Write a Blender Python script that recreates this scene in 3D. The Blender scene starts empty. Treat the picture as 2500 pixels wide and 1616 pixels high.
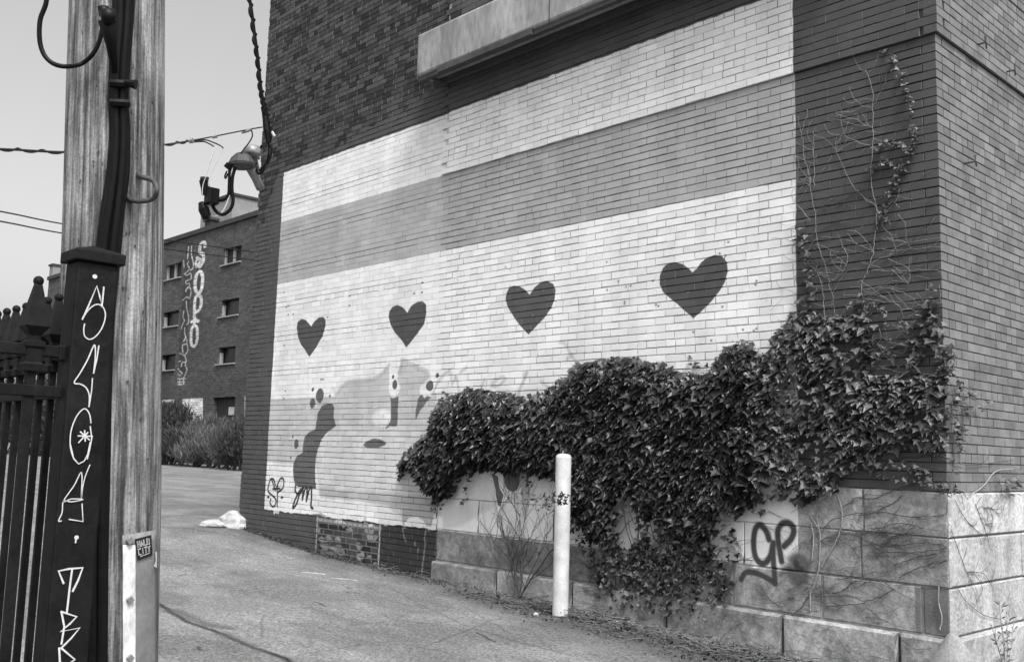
import bpy, math, random
import numpy as np
from mathutils import Vector, Matrix
random.seed(7); rng = np.random.default_rng(7)
S = bpy.context.scene
COL = S.collection

# ------------------------------------------------------------------ camera
F, CX, CY = 2400.0, 1250.0, 808.0          # focal length and centre in photo pixels (2500 x 1616)
EYE = 1.6
def _v(x, y): return np.array([x-CX, -(y-CY), -F], float)
_d1 = _v(-1040, 1043); _d1 /= np.linalg.norm(_d1)
_d2 = _v(3840, 1182); _d2 -= _d1*_d1.dot(_d2); _d2 /= np.linalg.norm(_d2)
MW = np.stack([-_d1, _d2, np.cross(-_d1, _d2)])
CAM = -(MW @ _v(2305, 900))*6.96/F; CAM[2] = EYE
cd = bpy.data.cameras.new('camera'); cam = bpy.data.objects.new('camera', cd); COL.objects.link(cam)
cd.sensor_fit = 'HORIZONTAL'; cd.sensor_width = 36; cd.lens = 36*F/2500
cd.clip_start = 0.05; cd.clip_end = 2000
cam.matrix_world = Matrix.Translation(Vector(CAM)) @ Matrix(MW.tolist()).to_4x4()
S.camera = cam

# ------------------------------------------------------------------ light
SUN_EL, SUN_AZ = math.radians(57), math.radians(-25)      # azimuth from +X
sv = Vector((math.cos(SUN_EL)*math.cos(SUN_AZ), math.cos(SUN_EL)*math.sin(SUN_AZ), math.sin(SUN_EL)))
W = bpy.data.worlds.new('World'); S.world = W; W.use_nodes = True
nt = W.node_tree; nt.nodes.clear()
sky = nt.nodes.new('ShaderNodeTexSky'); sky.sky_type = 'NISHITA'; sky.sun_disc = False
sky.sun_elevation = SUN_EL; sky.sun_rotation = math.atan2(sv.x, sv.y)
sky.air_density = 1.0; sky.dust_density = 6.0; sky.ozone_density = 1.0
bw = nt.nodes.new('ShaderNodeRGBToBW'); bg = nt.nodes.new('ShaderNodeBackground'); out = nt.nodes.new('ShaderNodeOutputWorld')
bg.inputs['Strength'].default_value = 0.15
nt.links.new(sky.outputs[0], bw.inputs[0]); nt.links.new(bw.outputs[0], bg.inputs[0]); nt.links.new(bg.outputs[0], out.inputs[0])
sl = bpy.data.lights.new('sun', 'SUN'); sl.energy = 1.4; sl.angle = math.radians(10); sl.color = (1, 1, 1)
so = bpy.data.objects.new('sun', sl); COL.objects.link(so); so.rotation_euler = sv.to_track_quat('Z', 'Y').to_euler(); so.location = (0, -5, 12)
S.view_settings.view_transform = 'Standard'; S.view_settings.look = 'None'
S.view_settings.gamma = 1; S.view_settings.use_curve_mapping = False
S.view_settings.exposure = 1.12

# ------------------------------------------------------------------ photo measuring helpers (return real-world points)
def ray(px, py): return MW @ _v(px, py)
def on(px, py, ax, val):
    r = ray(px, py); t = (val-CAM[ax])/r[ax]; return CAM+r*t
def on_y(px, py, y=0.0): return on(px, py, 1, y)
def on_x(px, py, x=0.0): return on(px, py, 0, x)
def at(px, py, d): return CAM+ray(px, py)*(d/F)
GX = [-400, -60, -12, -9.9, -8, -6.66, -5.6, -4.36, -1.34, 3, 60]
GZ = [.5, .5, .48, .45, .30, .235, .215, .20, .12, .06, .06]
def gz(x, y): return float(np.interp(x, GX, GZ))
def on_g(px, py):
    z = 0.2
    for _ in range(30):
        p = on(px, py, 2, z); z = .5*z+.5*gz(p[0], p[1])
    return p
def zoomed(pts, ox, oy, s): return [(ox+x*s, oy+y*s) for x, y in pts]

# ------------------------------------------------------------------ object helpers
def setp(o, label=None, cat=None, group=None, kind=None):
    if label: o['label'] = label
    if cat: o['category'] = cat
    if group: o['group'] = group
    if kind: o['kind'] = kind
    return o
def empty(name, loc, label, cat, group=None):
    o = bpy.data.objects.new(name, None); COL.objects.link(o); o.location = Vector(loc); o.empty_display_size = .2
    setp(o, label, cat, group); return o
ROOTLOC = {}
class MB:
    def __init__(s): s.v = []; s.f = []; s.t = []; s.tone = 0.5
    def add(s, vs, fs):
        b = len(s.v); s.v += [tuple(map(float, v)) for v in vs]; s.f += [tuple(i+b for i in f) for f in fs]; s.t += [s.tone]*len(vs)
    def box(s, a, b):
        x0, y0, z0 = a; x1, y1, z1 = b
        s.add([(x0,y0,z0),(x1,y0,z0),(x1,y1,z0),(x0,y1,z0),(x0,y0,z1),(x1,y0,z1),(x1,y1,z1),(x0,y1,z1)],
              [(3,2,1,0),(4,5,6,7),(0,1,5,4),(1,2,6,5),(2,3,7,6),(3,0,4,7)])
    def tube(s, pts, r, n=6, cap=True):
        pts = [Vector(p) for p in pts]
        if len(pts) < 2: return
        rs = r if isinstance(r, (list, tuple)) else [r]*len(pts)
        vs = []; fs = []; up = Vector((0, 0, 1)); prev = None
        for i, p in enumerate(pts):
            t = (pts[min(i+1, len(pts)-1)]-pts[max(i-1, 0)])
            if t.length < 1e-9: t = Vector((0, 0, 1))
            t.normalize()
            if prev is None:
                a = t.cross(up)
                if a.length < .1: a = t.cross(Vector((1, 0, 0)))
            else: a = prev-t*prev.dot(t)
            a.normalize(); prev = a; b = t.cross(a)
            for k in range(n):
                w = 2*math.pi*k/n; vs.append(p+(a*math.cos(w)+b*math.sin(w))*rs[i])
        for i in range(len(pts)-1):
            for k in range(n):
                k2 = (k+1) % n; fs.append((i*n+k, i*n+k2, (i+1)*n+k2, (i+1)*n+k))
        if cap and n > 3: fs.append(tuple(range(n-1, -1, -1))); fs.append(tuple((len(pts)-1)*n+k for k in range(n)))
        s.add(vs, fs)
    def lathe(s, c, prof, n=16, axis='z'):
        vs = []; fs = []
        for r, z in prof:
            for k in range(n):
                w = 2*math.pi*k/n; vs.append((c[0]+r*math.cos(w), c[1]+r*math.sin(w), c[2]+z))
        for i in range(len(prof)-1):
            for k in range(n):
                k2 = (k+1) % n; fs.append((i*n+k, i*n+k2, (i+1)*n+k2, (i+1)*n+k))
        fs.append(tuple(range(n-1, -1, -1))); fs.append(tuple((len(prof)-1)*n+k for k in range(n)))
        s.add(vs, fs)
    def build(s, name, mat, parent=None, smooth=False, bevel=0, link=True):
        me = bpy.data.meshes.new(name); off = Vector((0, 0, 0))
        if parent is not None:
            p = parent
            while p is not None: off += p.location; p = p.parent
        vs = [(v[0]-off.x, v[1]-off.y, v[2]-off.z) for v in s.v]
        me.from_pydata(vs, [], s.f); me.update()
        at_ = me.attributes.new('tone', 'FLOAT', 'POINT'); at_.data.foreach_set('value', np.array(s.t, dtype=np.float32))
        me.materials.append(mat)
        if smooth: me.polygons.foreach_set('use_smooth', [True]*len(me.polygons))
        o = bpy.data.objects.new(name, me)
        if link: COL.objects.link(o)
        if parent is not None: o.parent = parent
        if bevel:
            m = o.modifiers.new('bevel', 'BEVEL'); m.width = bevel; m.segments = 2
        return o

# ------------------------------------------------------------------ materials
def newmat(name):
    m = bpy.data.materials.new(name); m.use_nodes = True; return m, m.node_tree, m.node_tree.nodes['Principled BSDF']
def N(nt, t, **k):
    n = nt.nodes.new(t)
    for a, b in k.items(): setattr(n, a, b)
    return n
def noise(nt, vec, scale, detail=6, rough=.6, vscale=None):
    n = N(nt, 'ShaderNodeTexNoise'); n.inputs['Scale'].default_value = scale; n.inputs['Detail'].default_value = detail; n.inputs['Roughness'].default_value = rough
    if vscale:
        m = N(nt, 'ShaderNodeMapping'); m.inputs['Scale'].default_value = vscale; nt.links.new(vec, m.inputs[0]); vec = m.outputs[0]
    nt.links.new(vec, n.inputs['Vector']); return n.outputs['Fac']
def mrange(nt, v, a, b, c, d):
    n = N(nt, 'ShaderNodeMapRange'); nt.links.new(v, n.inputs[0])
    for i, x in enumerate((a, b, c, d)): n.inputs[i+1].default_value = x
    return n.outputs[0]
def mth(nt, op, a, b=None, c=None):
    n = N(nt, 'ShaderNodeMath', operation=op)
    for i, x in enumerate((a, b, c)):
        if x is None: continue
        if isinstance(x, (int, float)): n.inputs[i].default_value = x
        else: nt.links.new(x, n.inputs[i])
    return n.outputs[0]
def mixf(nt, f, a, b):
    n = N(nt, 'ShaderNodeMix'); n.data_type = 'FLOAT'
    for i, x in ((0, f), (2, a), (3, b)):
        if isinstance(x, (int, float)): n.inputs[i].default_value = x
        else: nt.links.new(x, n.inputs[i])
    return n.outputs[0]
def bump(nt, h, bs, strength, dist, prev=None):
    b = N(nt, 'ShaderNodeBump'); b.inputs['Strength'].default_value = strength; b.inputs['Distance'].default_value = dist
    nt.links.new(h, b.inputs['Height'])
    if prev: nt.links.new(prev, b.inputs['Normal'])
    nt.links.new(b.outputs[0], bs.inputs['Normal']); return b.outputs[0]
def simple(name, base, rough=.8, var=.25, scale=8, bump_s=.3, bd=.01, fine=80, metallic=0, vscale=None, tone=0.0, world=True, spec=.3):
    m, nt, bs = newmat(name)
    src = N(nt, 'ShaderNodeNewGeometry').outputs['Position'] if world else N(nt, 'ShaderNodeTexCoord').outputs['Object']
    n1 = noise(nt, src, scale, 5, .65, vscale); n2 = noise(nt, src, fine, 4, .6, vscale)
    a = mrange(nt, n1, .3, .7, 1-var, 1+var); b = mrange(nt, n2, .3, .7, 1-var*.7, 1+var*.7)
    c = mth(nt, 'MULTIPLY', mth(nt, 'MULTIPLY', a, b), base)
    if tone:
        t = N(nt, 'ShaderNodeAttribute', attribute_name='tone').outputs['Fac']
        c = mth(nt, 'MULTIPLY', c, mrange(nt, t, 0, 1, 1-tone, 1+tone))
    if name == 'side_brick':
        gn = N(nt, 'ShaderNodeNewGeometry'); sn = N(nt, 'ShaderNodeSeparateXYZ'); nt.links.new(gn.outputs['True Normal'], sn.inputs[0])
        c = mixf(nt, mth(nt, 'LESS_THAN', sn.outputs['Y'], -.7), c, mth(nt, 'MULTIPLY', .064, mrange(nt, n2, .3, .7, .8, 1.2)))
    nt.links.new(c, bs.inputs['Base Color']); bs.inputs['Roughness'].default_value = rough; bs.inputs['Metallic'].default_value = metallic
    bs.inputs['Specular IOR Level'].default_value = spec
    if bump_s: bump(nt, mth(nt, 'ADD', n2, mth(nt, 'MULTIPLY', n1, .6)), bs, bump_s, bd)
    return m

# ------------------------------------------------------------------ painted pictures on walls, drawn here stroke by stroke
class Ras:
    """plan of flat paint on a plane: albedo and paint cover, u/v in metres"""
    def __init__(s, u0, v0, u1, v1, res, base=0.0):
        s.u0, s.v0, s.res = u0, v0, res; s.w = int((u1-u0)/res); s.h = int((v1-v0)/res)
        s.A = np.full((s.h, s.w), base, np.float32); s.M = np.zeros((s.h, s.w), np.float32)
        n = rng.random((s.h//14+3, s.w//14+3)).astype(np.float32)
        yy, xx = np.mgrid[0:s.h, 0:s.w].astype(np.float32); yi = (yy/14).astype(int); xi = (xx/14).astype(int); fy = yy/14-yi; fx = xx/14-xi
        s.N = (n[yi,xi]*(1-fy)*(1-fx)+n[yi+1,xi]*fy*(1-fx)+n[yi,xi+1]*(1-fy)*fx+n[yi+1,xi+1]*fy*fx)-.5
    def _w(s, u0, v0, u1, v1, pad=.06):
        x0 = max(0, int((u0-pad-s.u0)/s.res)); x1 = min(s.w, int((u1+pad-s.u0)/s.res)+1)
        y0 = max(0, int((v0-pad-s.v0)/s.res)); y1 = min(s.h, int((v1+pad-s.v0)/s.res)+1)
        if x1 <= x0 or y1 <= y0: return None
        U, V = np.meshgrid(s.u0+(np.arange(x0, x1)+.5)*s.res, s.v0+(np.arange(y0, y1)+.5)*s.res)
        return slice(y0, y1), slice(x0, x1), U, V
    def put(s, sl, cov, val, paint=True):
        a = s.A[sl]; s.A[sl] = a*(1-cov)+val*cov
        if paint is not None:
            m = s.M[sl]; s.M[sl] = np.maximum(m, cov) if paint else m*(1-cov)
    def poly(s, P, val, alpha=1., soft=None, wob=.012, paint=True):
        P = np.array(P, float); soft = soft or s.res
        w = s._w(P[:,0].min(), P[:,1].min(), P[:,0].max(), P[:,1].max(), .06+soft)
        if w is None: return
        a, b, U, V = w; V = V+s.N[a,b]*wob; U = U+s.N[a,b][::-1]*wob
        ins = np.zeros(U.shape, bool); d2 = np.full(U.shape, 1e9)
        for i in range(len(P)):
            (x1, y1), (x2, y2) = P[i], P[(i+1) % len(P)]
            c = (y1 > V) != (y2 > V)
            ins ^= c & (U < (x2-x1)*(V-y1)/((y2-y1) or 1e-9)+x1)
            L = (x2-x1)**2+(y2-y1)**2 or 1e-12
            t = np.clip(((U-x1)*(x2-x1)+(V-y1)*(y2-y1))/L, 0, 1)
            d2 = np.minimum(d2, (U-x1-t*(x2-x1))**2+(V-y1-t*(y2-y1))**2)
        sd = np.sqrt(d2)*np.where(ins, 1, -1)
        s.put((a, b), np.clip(sd/soft+.5, 0, 1)*alpha, val, paint)
    def ell(s, c, rx, ry, val, alpha=1., **k):
        s.poly([(c[0]+rx*math.cos(t*.39269908), c[1]+ry*math.sin(t*.39269908)) for t in range(16)], val, alpha, **k)
    def stroke(s, P, wd, val, alpha=1., soft=None, sx=1.0, paint=True):
        P = np.array(P, float); soft = soft or s.res
        w = s._w(P[:,0].min(), P[:,1].min(), P[:,0].max(), P[:,1].max(), .06+wd+soft)
        if w is None: return
        a, b, U, V = w; d2 = np.full(U.shape, 1e9)
        for i in range(len(P)-1):
            (x1, y1), (x2, y2) = P[i], P[i+1]
            L = ((x2-x1)/sx)**2+(y2-y1)**2 or 1e-12
            t = np.clip(((U-x1)*(x2-x1)/sx/sx+(V-y1)*(y2-y1))/L, 0, 1)
            d2 = np.minimum(d2, ((U-x1-t*(x2-x1))/sx)**2+(V-y1-t*(y2-y1))**2)
        s.put((a, b), np.clip((wd/2-np.sqrt(d2))/soft+.5, 0, 1)*alpha, val, paint)
    def image(s, name):
        im = bpy.data.images.new(name, s.w, s.h, alpha=False, float_buffer=True); im.colorspace_settings.name = 'Non-Color'
        px = np.empty((s.h, s.w, 4), np.float32); px[..., 0] = s.A; px[..., 1] = s.M; px[..., 2] = s.A; px[..., 3] = 1
        im.pixels.foreach_set(px.ravel()); im.update(); im.pack(); return im
    def node(s, nt, img, axes=('X', 'Z')):
        g = N(nt, 'ShaderNodeNewGeometry'); sx = N(nt, 'ShaderNodeSeparateXYZ'); nt.links.new(g.outputs['Position'], sx.inputs[0])
        u = mth(nt, 'MULTIPLY', mth(nt, 'SUBTRACT', sx.outputs[axes[0]], s.u0), 1/(s.w*s.res)); v = mth(nt, 'MULTIPLY', mth(nt, 'SUBTRACT', sx.outputs[axes[1]], s.v0), 1/(s.h*s.res))
        c = N(nt, 'ShaderNodeCombineXYZ'); nt.links.new(u, c.inputs[0]); nt.links.new(v, c.inputs[1])
        t = N(nt, 'ShaderNodeTexImage', extension='EXTEND'); t.image = img; nt.links.new(c.outputs[0], t.inputs[0])
        sp = N(nt, 'ShaderNodeSeparateColor'); nt.links.new(t.outputs[0], sp.inputs[0]); return sp.outputs[0], sp.outputs[1], g.outputs['Position']

def smoothpath(pts, k=5):
    pts = [np.array(p, float) for p in pts]; out_ = []
    for i in range(len(pts)-1):
        p0 = pts[max(i-1, 0)]; p1 = pts[i]; p2 = pts[i+1]; p3 = pts[min(i+2, len(pts)-1)]
        for j in range(k):
            t = j/k; out_.append(.5*((2*p1)+(-p0+p2)*t+(2*p0-5*p1+4*p2-p3)*t*t+(-p0+3*p1-3*p2+p3)*t**3))
    out_.append(pts[-1]); return out_
def wall_uv(P): return [tuple(on_y(x, y, 0)[[0, 2]]) for x, y in P]
ML, MR, MTOP, MBOT, MST, MGR = -9.32, -1.16, 5.50, .755, 4.772, 3.88
SEAM = -5.68
WHITE, GREY, DARK = .68, .36, .066
R = Ras(-10.1, -.1, .1, 6.4, .005)
def rect(u0, v0, u1, v1, val, **k): R.poly([(u0, v0), (u1, v0), (u1, v1), (u0, v1)], val, **k)
# dark paint all round the mural
R.poly([(-10.2, -.2), (.2, -.2), (.2, 6.6), (-5.3, 6.6), (-5.75, 5.95), (-6.6, 5.75), (-7.4, 5.72), (-8.2, 5.55), (-9.3, 5.6), (-9.6, 5.4), (-9.8, 4.9), (-10.2, 4.6)], DARK, wob=.15)
rect(ML, MBOT, MR, MTOP, WHITE); rect(ML, 5.2, -5.7, 5.45, WHITE)
rect(ML, MGR, SEAM, MST, .36); rect(SEAM, MGR, MR, MST, .335)
# lower left: natural brick patch, black patch
rect(-7.98, -.2, -6.62, .70, .5, paint=False); rect(-6.62, -.2, -5.58, .755, .035)
for _ in range(26): R.ell((random.uniform(-7.95, -6.65), random.uniform(.2, .68)), random.uniform(.03, .1), random.uniform(.02, .05), random.choice((.16, .2, .12)), .8, soft=.02, wob=.06)
R.stroke([(-7.98, .15), (-7.98, .74)], .02, .38, .9, soft=.01); R.stroke([(-6.63, .15), (-6.63, .74)], .025, .38, .9, soft=.01); R.stroke([(-7.98, .71), (-6.62, .69)], .04, .30, .8, soft=.02)
rect(-5.58, -.2, .2, 1.42, .30, paint=False); rect(-5.58, MBOT, MR, 1.43, WHITE)
# grey band low on the left and the big pale face
lb = wall_uv([(655, 974), (650, 1128)]); zt, zb = lb[0][1], lb[1][1]
Z5 = lambda P: wall_uv(zoomed(P, 640, 860, .28571))
rect(ML, zb, -5.62, zt, .45); R.poly([(-5.68, zt), (-5.68, 1.9), (MR, 1.9), (MR, 2.27), (-4.6, 2.27), (-5.1, 2.2)], .60, soft=.02)
R.poly(Z5([(510,700),(620,640),(760,620),(1000,640),(1300,640),(1500,700),(1560,1000),(1540,1300),(1190,1330),(900,1275),(500,1235),(470,1100),(455,950),(480,800)]), .52, soft=.03)
R.poly(Z5([(500,1235),(480,1160),(900,1190),(1540,1240),(1540,1400),(1190,1330),(900,1275)]), .38, soft=.05)
R.poly(Z5([(1190,1330),(1470,1350),(1450,1470),(1420,1530),(1380,1440),(1330,1405),(1260,1410),(1215,1450),(1225,1500),(1205,1500)]), .37, soft=.012)
R.poly(Z5([(1060,1310),(1180,1330),(1190,1400),(1120,1360)]), .55, soft=.02)
R.poly(Z5([(630,370),(680,290),(740,255),(840,245),(930,235),(1010,200),(1060,140),(1085,105),(1088,300),(1095,400),(1100,560),(1060,640),(1000,560),(900,640),(700,640),(640,600),(620,520)]), .455, soft=.012)
R.stroke(Z5([(630,370),(680,290),(740,255),(840,245),(930,235),(1010,200),(1060,140),(1085,105)]), .06, .36, .7, soft=.03)
R.stroke(Z5([(600,300),(635,355),(628,450),(625,560)]), .03, .45, .6, soft=.02)
R.poly(Z5([(1195,65),(1230,90),(1330,130),(1410,165),(1425,200),(1380,250),(1350,300),(1330,400),(1310,560),(1300,640),(1200,640),(1170,600),(1165,380),(1155,300),(1155,180)]), .455, soft=.012)
R.stroke(Z5([(1180,180),(1195,65),(1330,130),(1410,165),(1425,200),(1380,250)]), .06, .36, .7, soft=.03)
R.stroke(Z5([(1155,270),(1210,272),(1300,262),(1370,258)]), .02, .33, .7, soft=.02)
R.ell(Z5([(1130,310)])[0], .11, .10, WHITE, soft=.03); R.ell(Z5([(1400,330)])[0], .13, .08, WHITE, soft=.03); R.ell(Z5([(1020,560)])[0], .20, .10, .66, soft=.05)
R.poly(Z5([(510,455),(560,437),(600,440),(615,465),(613,560),(632,630),(590,660),(545,690),(510,745),(475,830),(460,900),(452,1000),(455,1100),(462,1165),(430,1160),(390,1150),(330,1145),(285,1140),(270,1080),(262,1010),(270,940),(300,880),(345,855),(350,790),(365,720),(400,680),(455,660),(462,600),(475,520)]), .10)
R.poly(Z5([(860,795),(890,760),(960,737),(1020,745),(1062,770),(1050,795),(980,815),(900,815)]), .10)
R.poly(Z5([(1092,385),(1120,395),(1165,375),(1160,480),(1155,610),(1150,632),(1090,632),(1060,658),(1052,650),(1090,600),(1100,560),(1102,480)]), .11)
R.poly(Z5([(1350,370),(1330,400),(1310,500),(1308,582),(1345,510),(1400,430),(1445,380),(1410,372),(1385,395),(1362,360)]), .13)
R.poly(Z5([(1395,1020),(1460,990),(1520,1150),(1500,1250),(1440,1180)]), .13); R.poly(Z5([(1325,760),(1380,722),(1450,760),(1440,800),(1380,850),(1335,830)]), .12)
for x, y, a, b in ((493,370,34,65),(430,436,23,45),(580,372,9,15),(433,317,10,18),(262,722,7,12),(292,782,19,42),(243,903,7,14),(1118,210,10,18),(1132,278,22,41),(1432,285,32,46),(1497,197,15,24)):
    c = Z5([(x, y), (x+a, y), (x, y+b)]); R.ell(c[0], abs(c[1][0]-c[0][0]), abs(c[2][1]-c[0][1]), .10)
Z2 = lambda P: wall_uv(zoomed(P, 600, 560, .36364)); Z3 = lambda P: wall_uv(zoomed(P, 1200, 560, .36364)); Z6 = lambda P: wall_uv(zoomed(P, 560, 1080, .348))
HE = .068
R.poly(Z2([(342,660),(350,620),(375,602),(405,608),(430,640),(440,650),(460,620),(490,592),(515,587),(535,605),(535,650),(515,720),(480,780),(445,830),(427,855),(410,830),(370,770),(350,720)]), HE)
R.poly(Z2([(960,590),(965,550),(985,520),(1020,507),(1050,520),(1085,558),(1110,515),(1150,485),(1185,482),(1210,505),(1213,560),(1200,630),(1160,690),(1110,755),(1077,792),(1050,750),(1000,690),(970,640)]), HE)
R.poly(Z3([(95,475),(100,430),(120,392),(155,377),(190,382),(225,405),(258,435),(290,390),(330,355),(375,345),(415,365),(430,410),(425,470),(400,530),(350,600),(290,660),(248,705),(200,655),(150,590),(110,530)]), HE+.01)
R.poly(Z3([(1127,370),(1130,310),(1150,260),(1190,228),(1235,220),(1285,235),(1320,260),(1347,288),(1380,260),(1410,220),(1450,190),(1500,172),(1545,180),(1580,220),(1587,280),(1570,350),(1520,430),(1450,510),(1400,560),(1352,597),(1300,550),(1220,480),(1150,420)]), HE)
# ghost lettering
GH = dict(val=.36, alpha=.7, soft=.03)
for P in ([(1255,1100),(1300,1010),(1370,950),(1385,1040),(1410,985),(1430,1085)], [(1480,930),(1440,960)], [(1600,1010),(1580,1060)], [(1655,1045),(1700,1000),(1730,990),(1735,1015),(1690,1050),(1650,1050)], [(1885,960),(1840,1080),(1830,1110)]):
    R.stroke(smoothpath(Z2(P), 4), .035, **GH)
for P in ([(460,760),(495,770),(520,820),(560,880)], [(505,870),(540,850)], [(545,930),(575,900)], [(30,1000),(0,1030)], [(240,960),(180,1090)], [(330,1020),(400,1070),(440,1030)], [(450,1060),(520,1040)]):
    R.stroke(smoothpath(Z3(P), 4), .03, **GH)
# small stains and chips
for x, y in ((257,423),(285,515),(272,523),(285,572),(318,568),(258,778),(697,450),(695,511),(1130,430),(1182,425),(505,1008),(518,1008),(265,1085),(255,1135),(550,588),(1185,360)):
    R.ell(Z2([(x, y)])[0], .022, .012, .15)
for x, y in ((95,255),(895,485),(893,500),(935,378),(905,385),(850,350),(1080,348),(1105,505),(1120,515),(1570,178),(1530,165),(1775,350),(1770,375),(1780,665),(1760,680),(1690,670),(1355,688),(775,408),(1590,85),(775,217),(1475,745),(1550,520)):
    R.ell(Z3([(x, y)])[0], .012, .011, .2)
for _ in range(260):
    u = random.uniform(ML, MR); v = random.uniform(MBOT, MTOP); R.ell((u, v), random.uniform(.004, .012), random.uniform(.003, .009), random.choice((.3, .4, .5)), .6)
# black tags: SP and the looping JM, GP on the stones
BK = .035
for P in ([(320,330),(300,270),(290,255),(275,300),(272,340),(300,370),(325,400),(320,440),(300,448),(285,420),(290,395)], [(322,335),(352,262),(372,250),(382,275),(375,320),(335,352)], [(338,300),(335,448)], [(292,255),(310,258),(322,300)], [(305,325),(355,322)]):
    R.stroke(smoothpath(Z6(P), 4), .03, BK)
for x, y in ((272,383), (368,383)): R.ell(Z6([(x, y)])[0], .035, .02, BK)
for P in ([(465,305),(462,340),(480,360),(500,350),(520,310)], [(500,330),(470,380),(450,430),(445,460),(470,430),(490,370),(515,320),(512,400)], [(512,400),(530,330),(545,310),(540,410)], [(540,410),(560,330),(575,312),(575,400),(572,450),(585,460)]):
    R.stroke(smoothpath(Z6(P), 4), .038, BK)
for P in ([(405,300),(600,320)],): R.stroke(Z6([(600,318),(480,305)]), .02, BK)
Z7 = lambda P: wall_uv(zoomed(P, 1760, 1200, .20785))
R.poly(Z7([(690,980),(720,920),(800,890),(870,900),(930,950),(1010,1000),(1000,1080),(900,1130),(850,1080),(790,960),(730,1000)]), .07, .85, soft=.04)
R.poly(Z7([(820,780),(900,735),(990,770),(1030,860),(1010,930),(900,930),(930,850),(880,800),(840,820)]), .08, .8, soft=.05)
R.poly(Z7([(760,1150),(870,1130),(870,1180),(770,1200)]), .12, .7, soft=.03); R.poly(Z7([(780,1235),(870,1230),(875,1275),(800,1285)]), .06, .9, soft=.02)
for P, w in (([(700,975),(730,925),(790,900),(860,905),(905,930)], .06), ([(790,930),(830,1000),(850,1060),(900,1100),(930,1050)], .07), ([(830,940),(880,1010),(920,1060)], .05), ([(885,840),(905,890),(940,930),(990,960),(1000,1040)], .08), ([(830,800),(880,760),(940,760),(985,800),(1005,870),(960,910)], .075), ([(930,830),(970,870),(960,920)], .09), ([(800,1250),(860,1245),(840,1280)], .05), ([(770,1170),(860,1150)], .04)):
    R.stroke(smoothpath(Z7(P), 4), w, .06, .8, soft=.05)
for P in ([(565,560),(540,480),(500,420),(450,390),(405,440),(385,560),(390,690),(420,790),(480,840),(540,820),(590,730),(615,600),(612,700),(620,850),(635,1000),(640,1075)], [(640,1075),(540,1010),(430,960),(340,940),(280,960),(240,1030)], [(715,815),(690,680),(670,540),(675,440),(720,375),(790,365),(845,410),(855,480),(820,560),(740,640)], [(885,840),(910,890),(940,910)]):
    R.stroke(smoothpath(Z7(P), 4), .054, BK, .97, soft=.018)
for _ in range(3): rect(-.245, .44, .0, .757, .10, alpha=.7, soft=.012)
# painted shapes on the smooth stone under the ivy
R.poly(Z6([(1440,470),(1495,450),(1500,330),(1560,320),(1720,250),(1840,220),(1880,330),(1870,450),(1760,500),(1640,580),(1500,615),(1495,500)]), .52, soft=.05)
R.poly(Z6([(1840,215),(1885,240),(1895,310),(1925,370),(1905,445),(1882,440),(1868,330)]), .10); R.ell(Z6([(1985,255)])[0], .12, .13, .10)
R.poly(Z6([(2035,220),(2100,230),(2110,400),(2085,540),(2060,520),(2050,380)]), .42, soft=.03); R.poly(Z6([(1860,560),(1920,440),(1960,370),(2010,390),(2030,480),(1990,400),(1950,420),(1910,520),(1890,600)]), .5, soft=.02)
# drips and scuffs at the bottom edge
for x0, w_ in ((1215, 14), (1370, 14), (1300, 8), (1325, 6)):
    R.stroke(Z6([(x0, 590), (x0+6, 640), (x0+20, 690)] if x0 == 1215 else [(x0+10, 600), (x0-3, 680), (x0+4, 700), (x0-6, 790), (x0-20, 900)] if x0 == 1370 else [(x0, 695), (x0+3, 720)] if x0 == 1300 else [(x0, 745), (x0-3, 765)]), .018, .32, .6, soft=.02)
R.poly(Z6([(300,470),(350,480),(345,500),(325,490),(315,505),(308,485)]), .6); R.stroke(Z6([(960,400),(950,560)]), .03, .5, .7, soft=.02)
for _ in range(14): R.ell((random.uniform(-8.1, -6.7), random.uniform(.70, .80)), random.uniform(.03, .09), random.uniform(.01, .03), random.choice((.3, .6, .5)), .8, wob=.05)
for _ in range(10): R.ell((random.uniform(-9.2, -5.7), random.uniform(.74, .765)), random.uniform(.05, .2), .012, random.choice((WHITE, .09)), .9, wob=.03)
mural_img = R.image('mural_paint')

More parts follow.
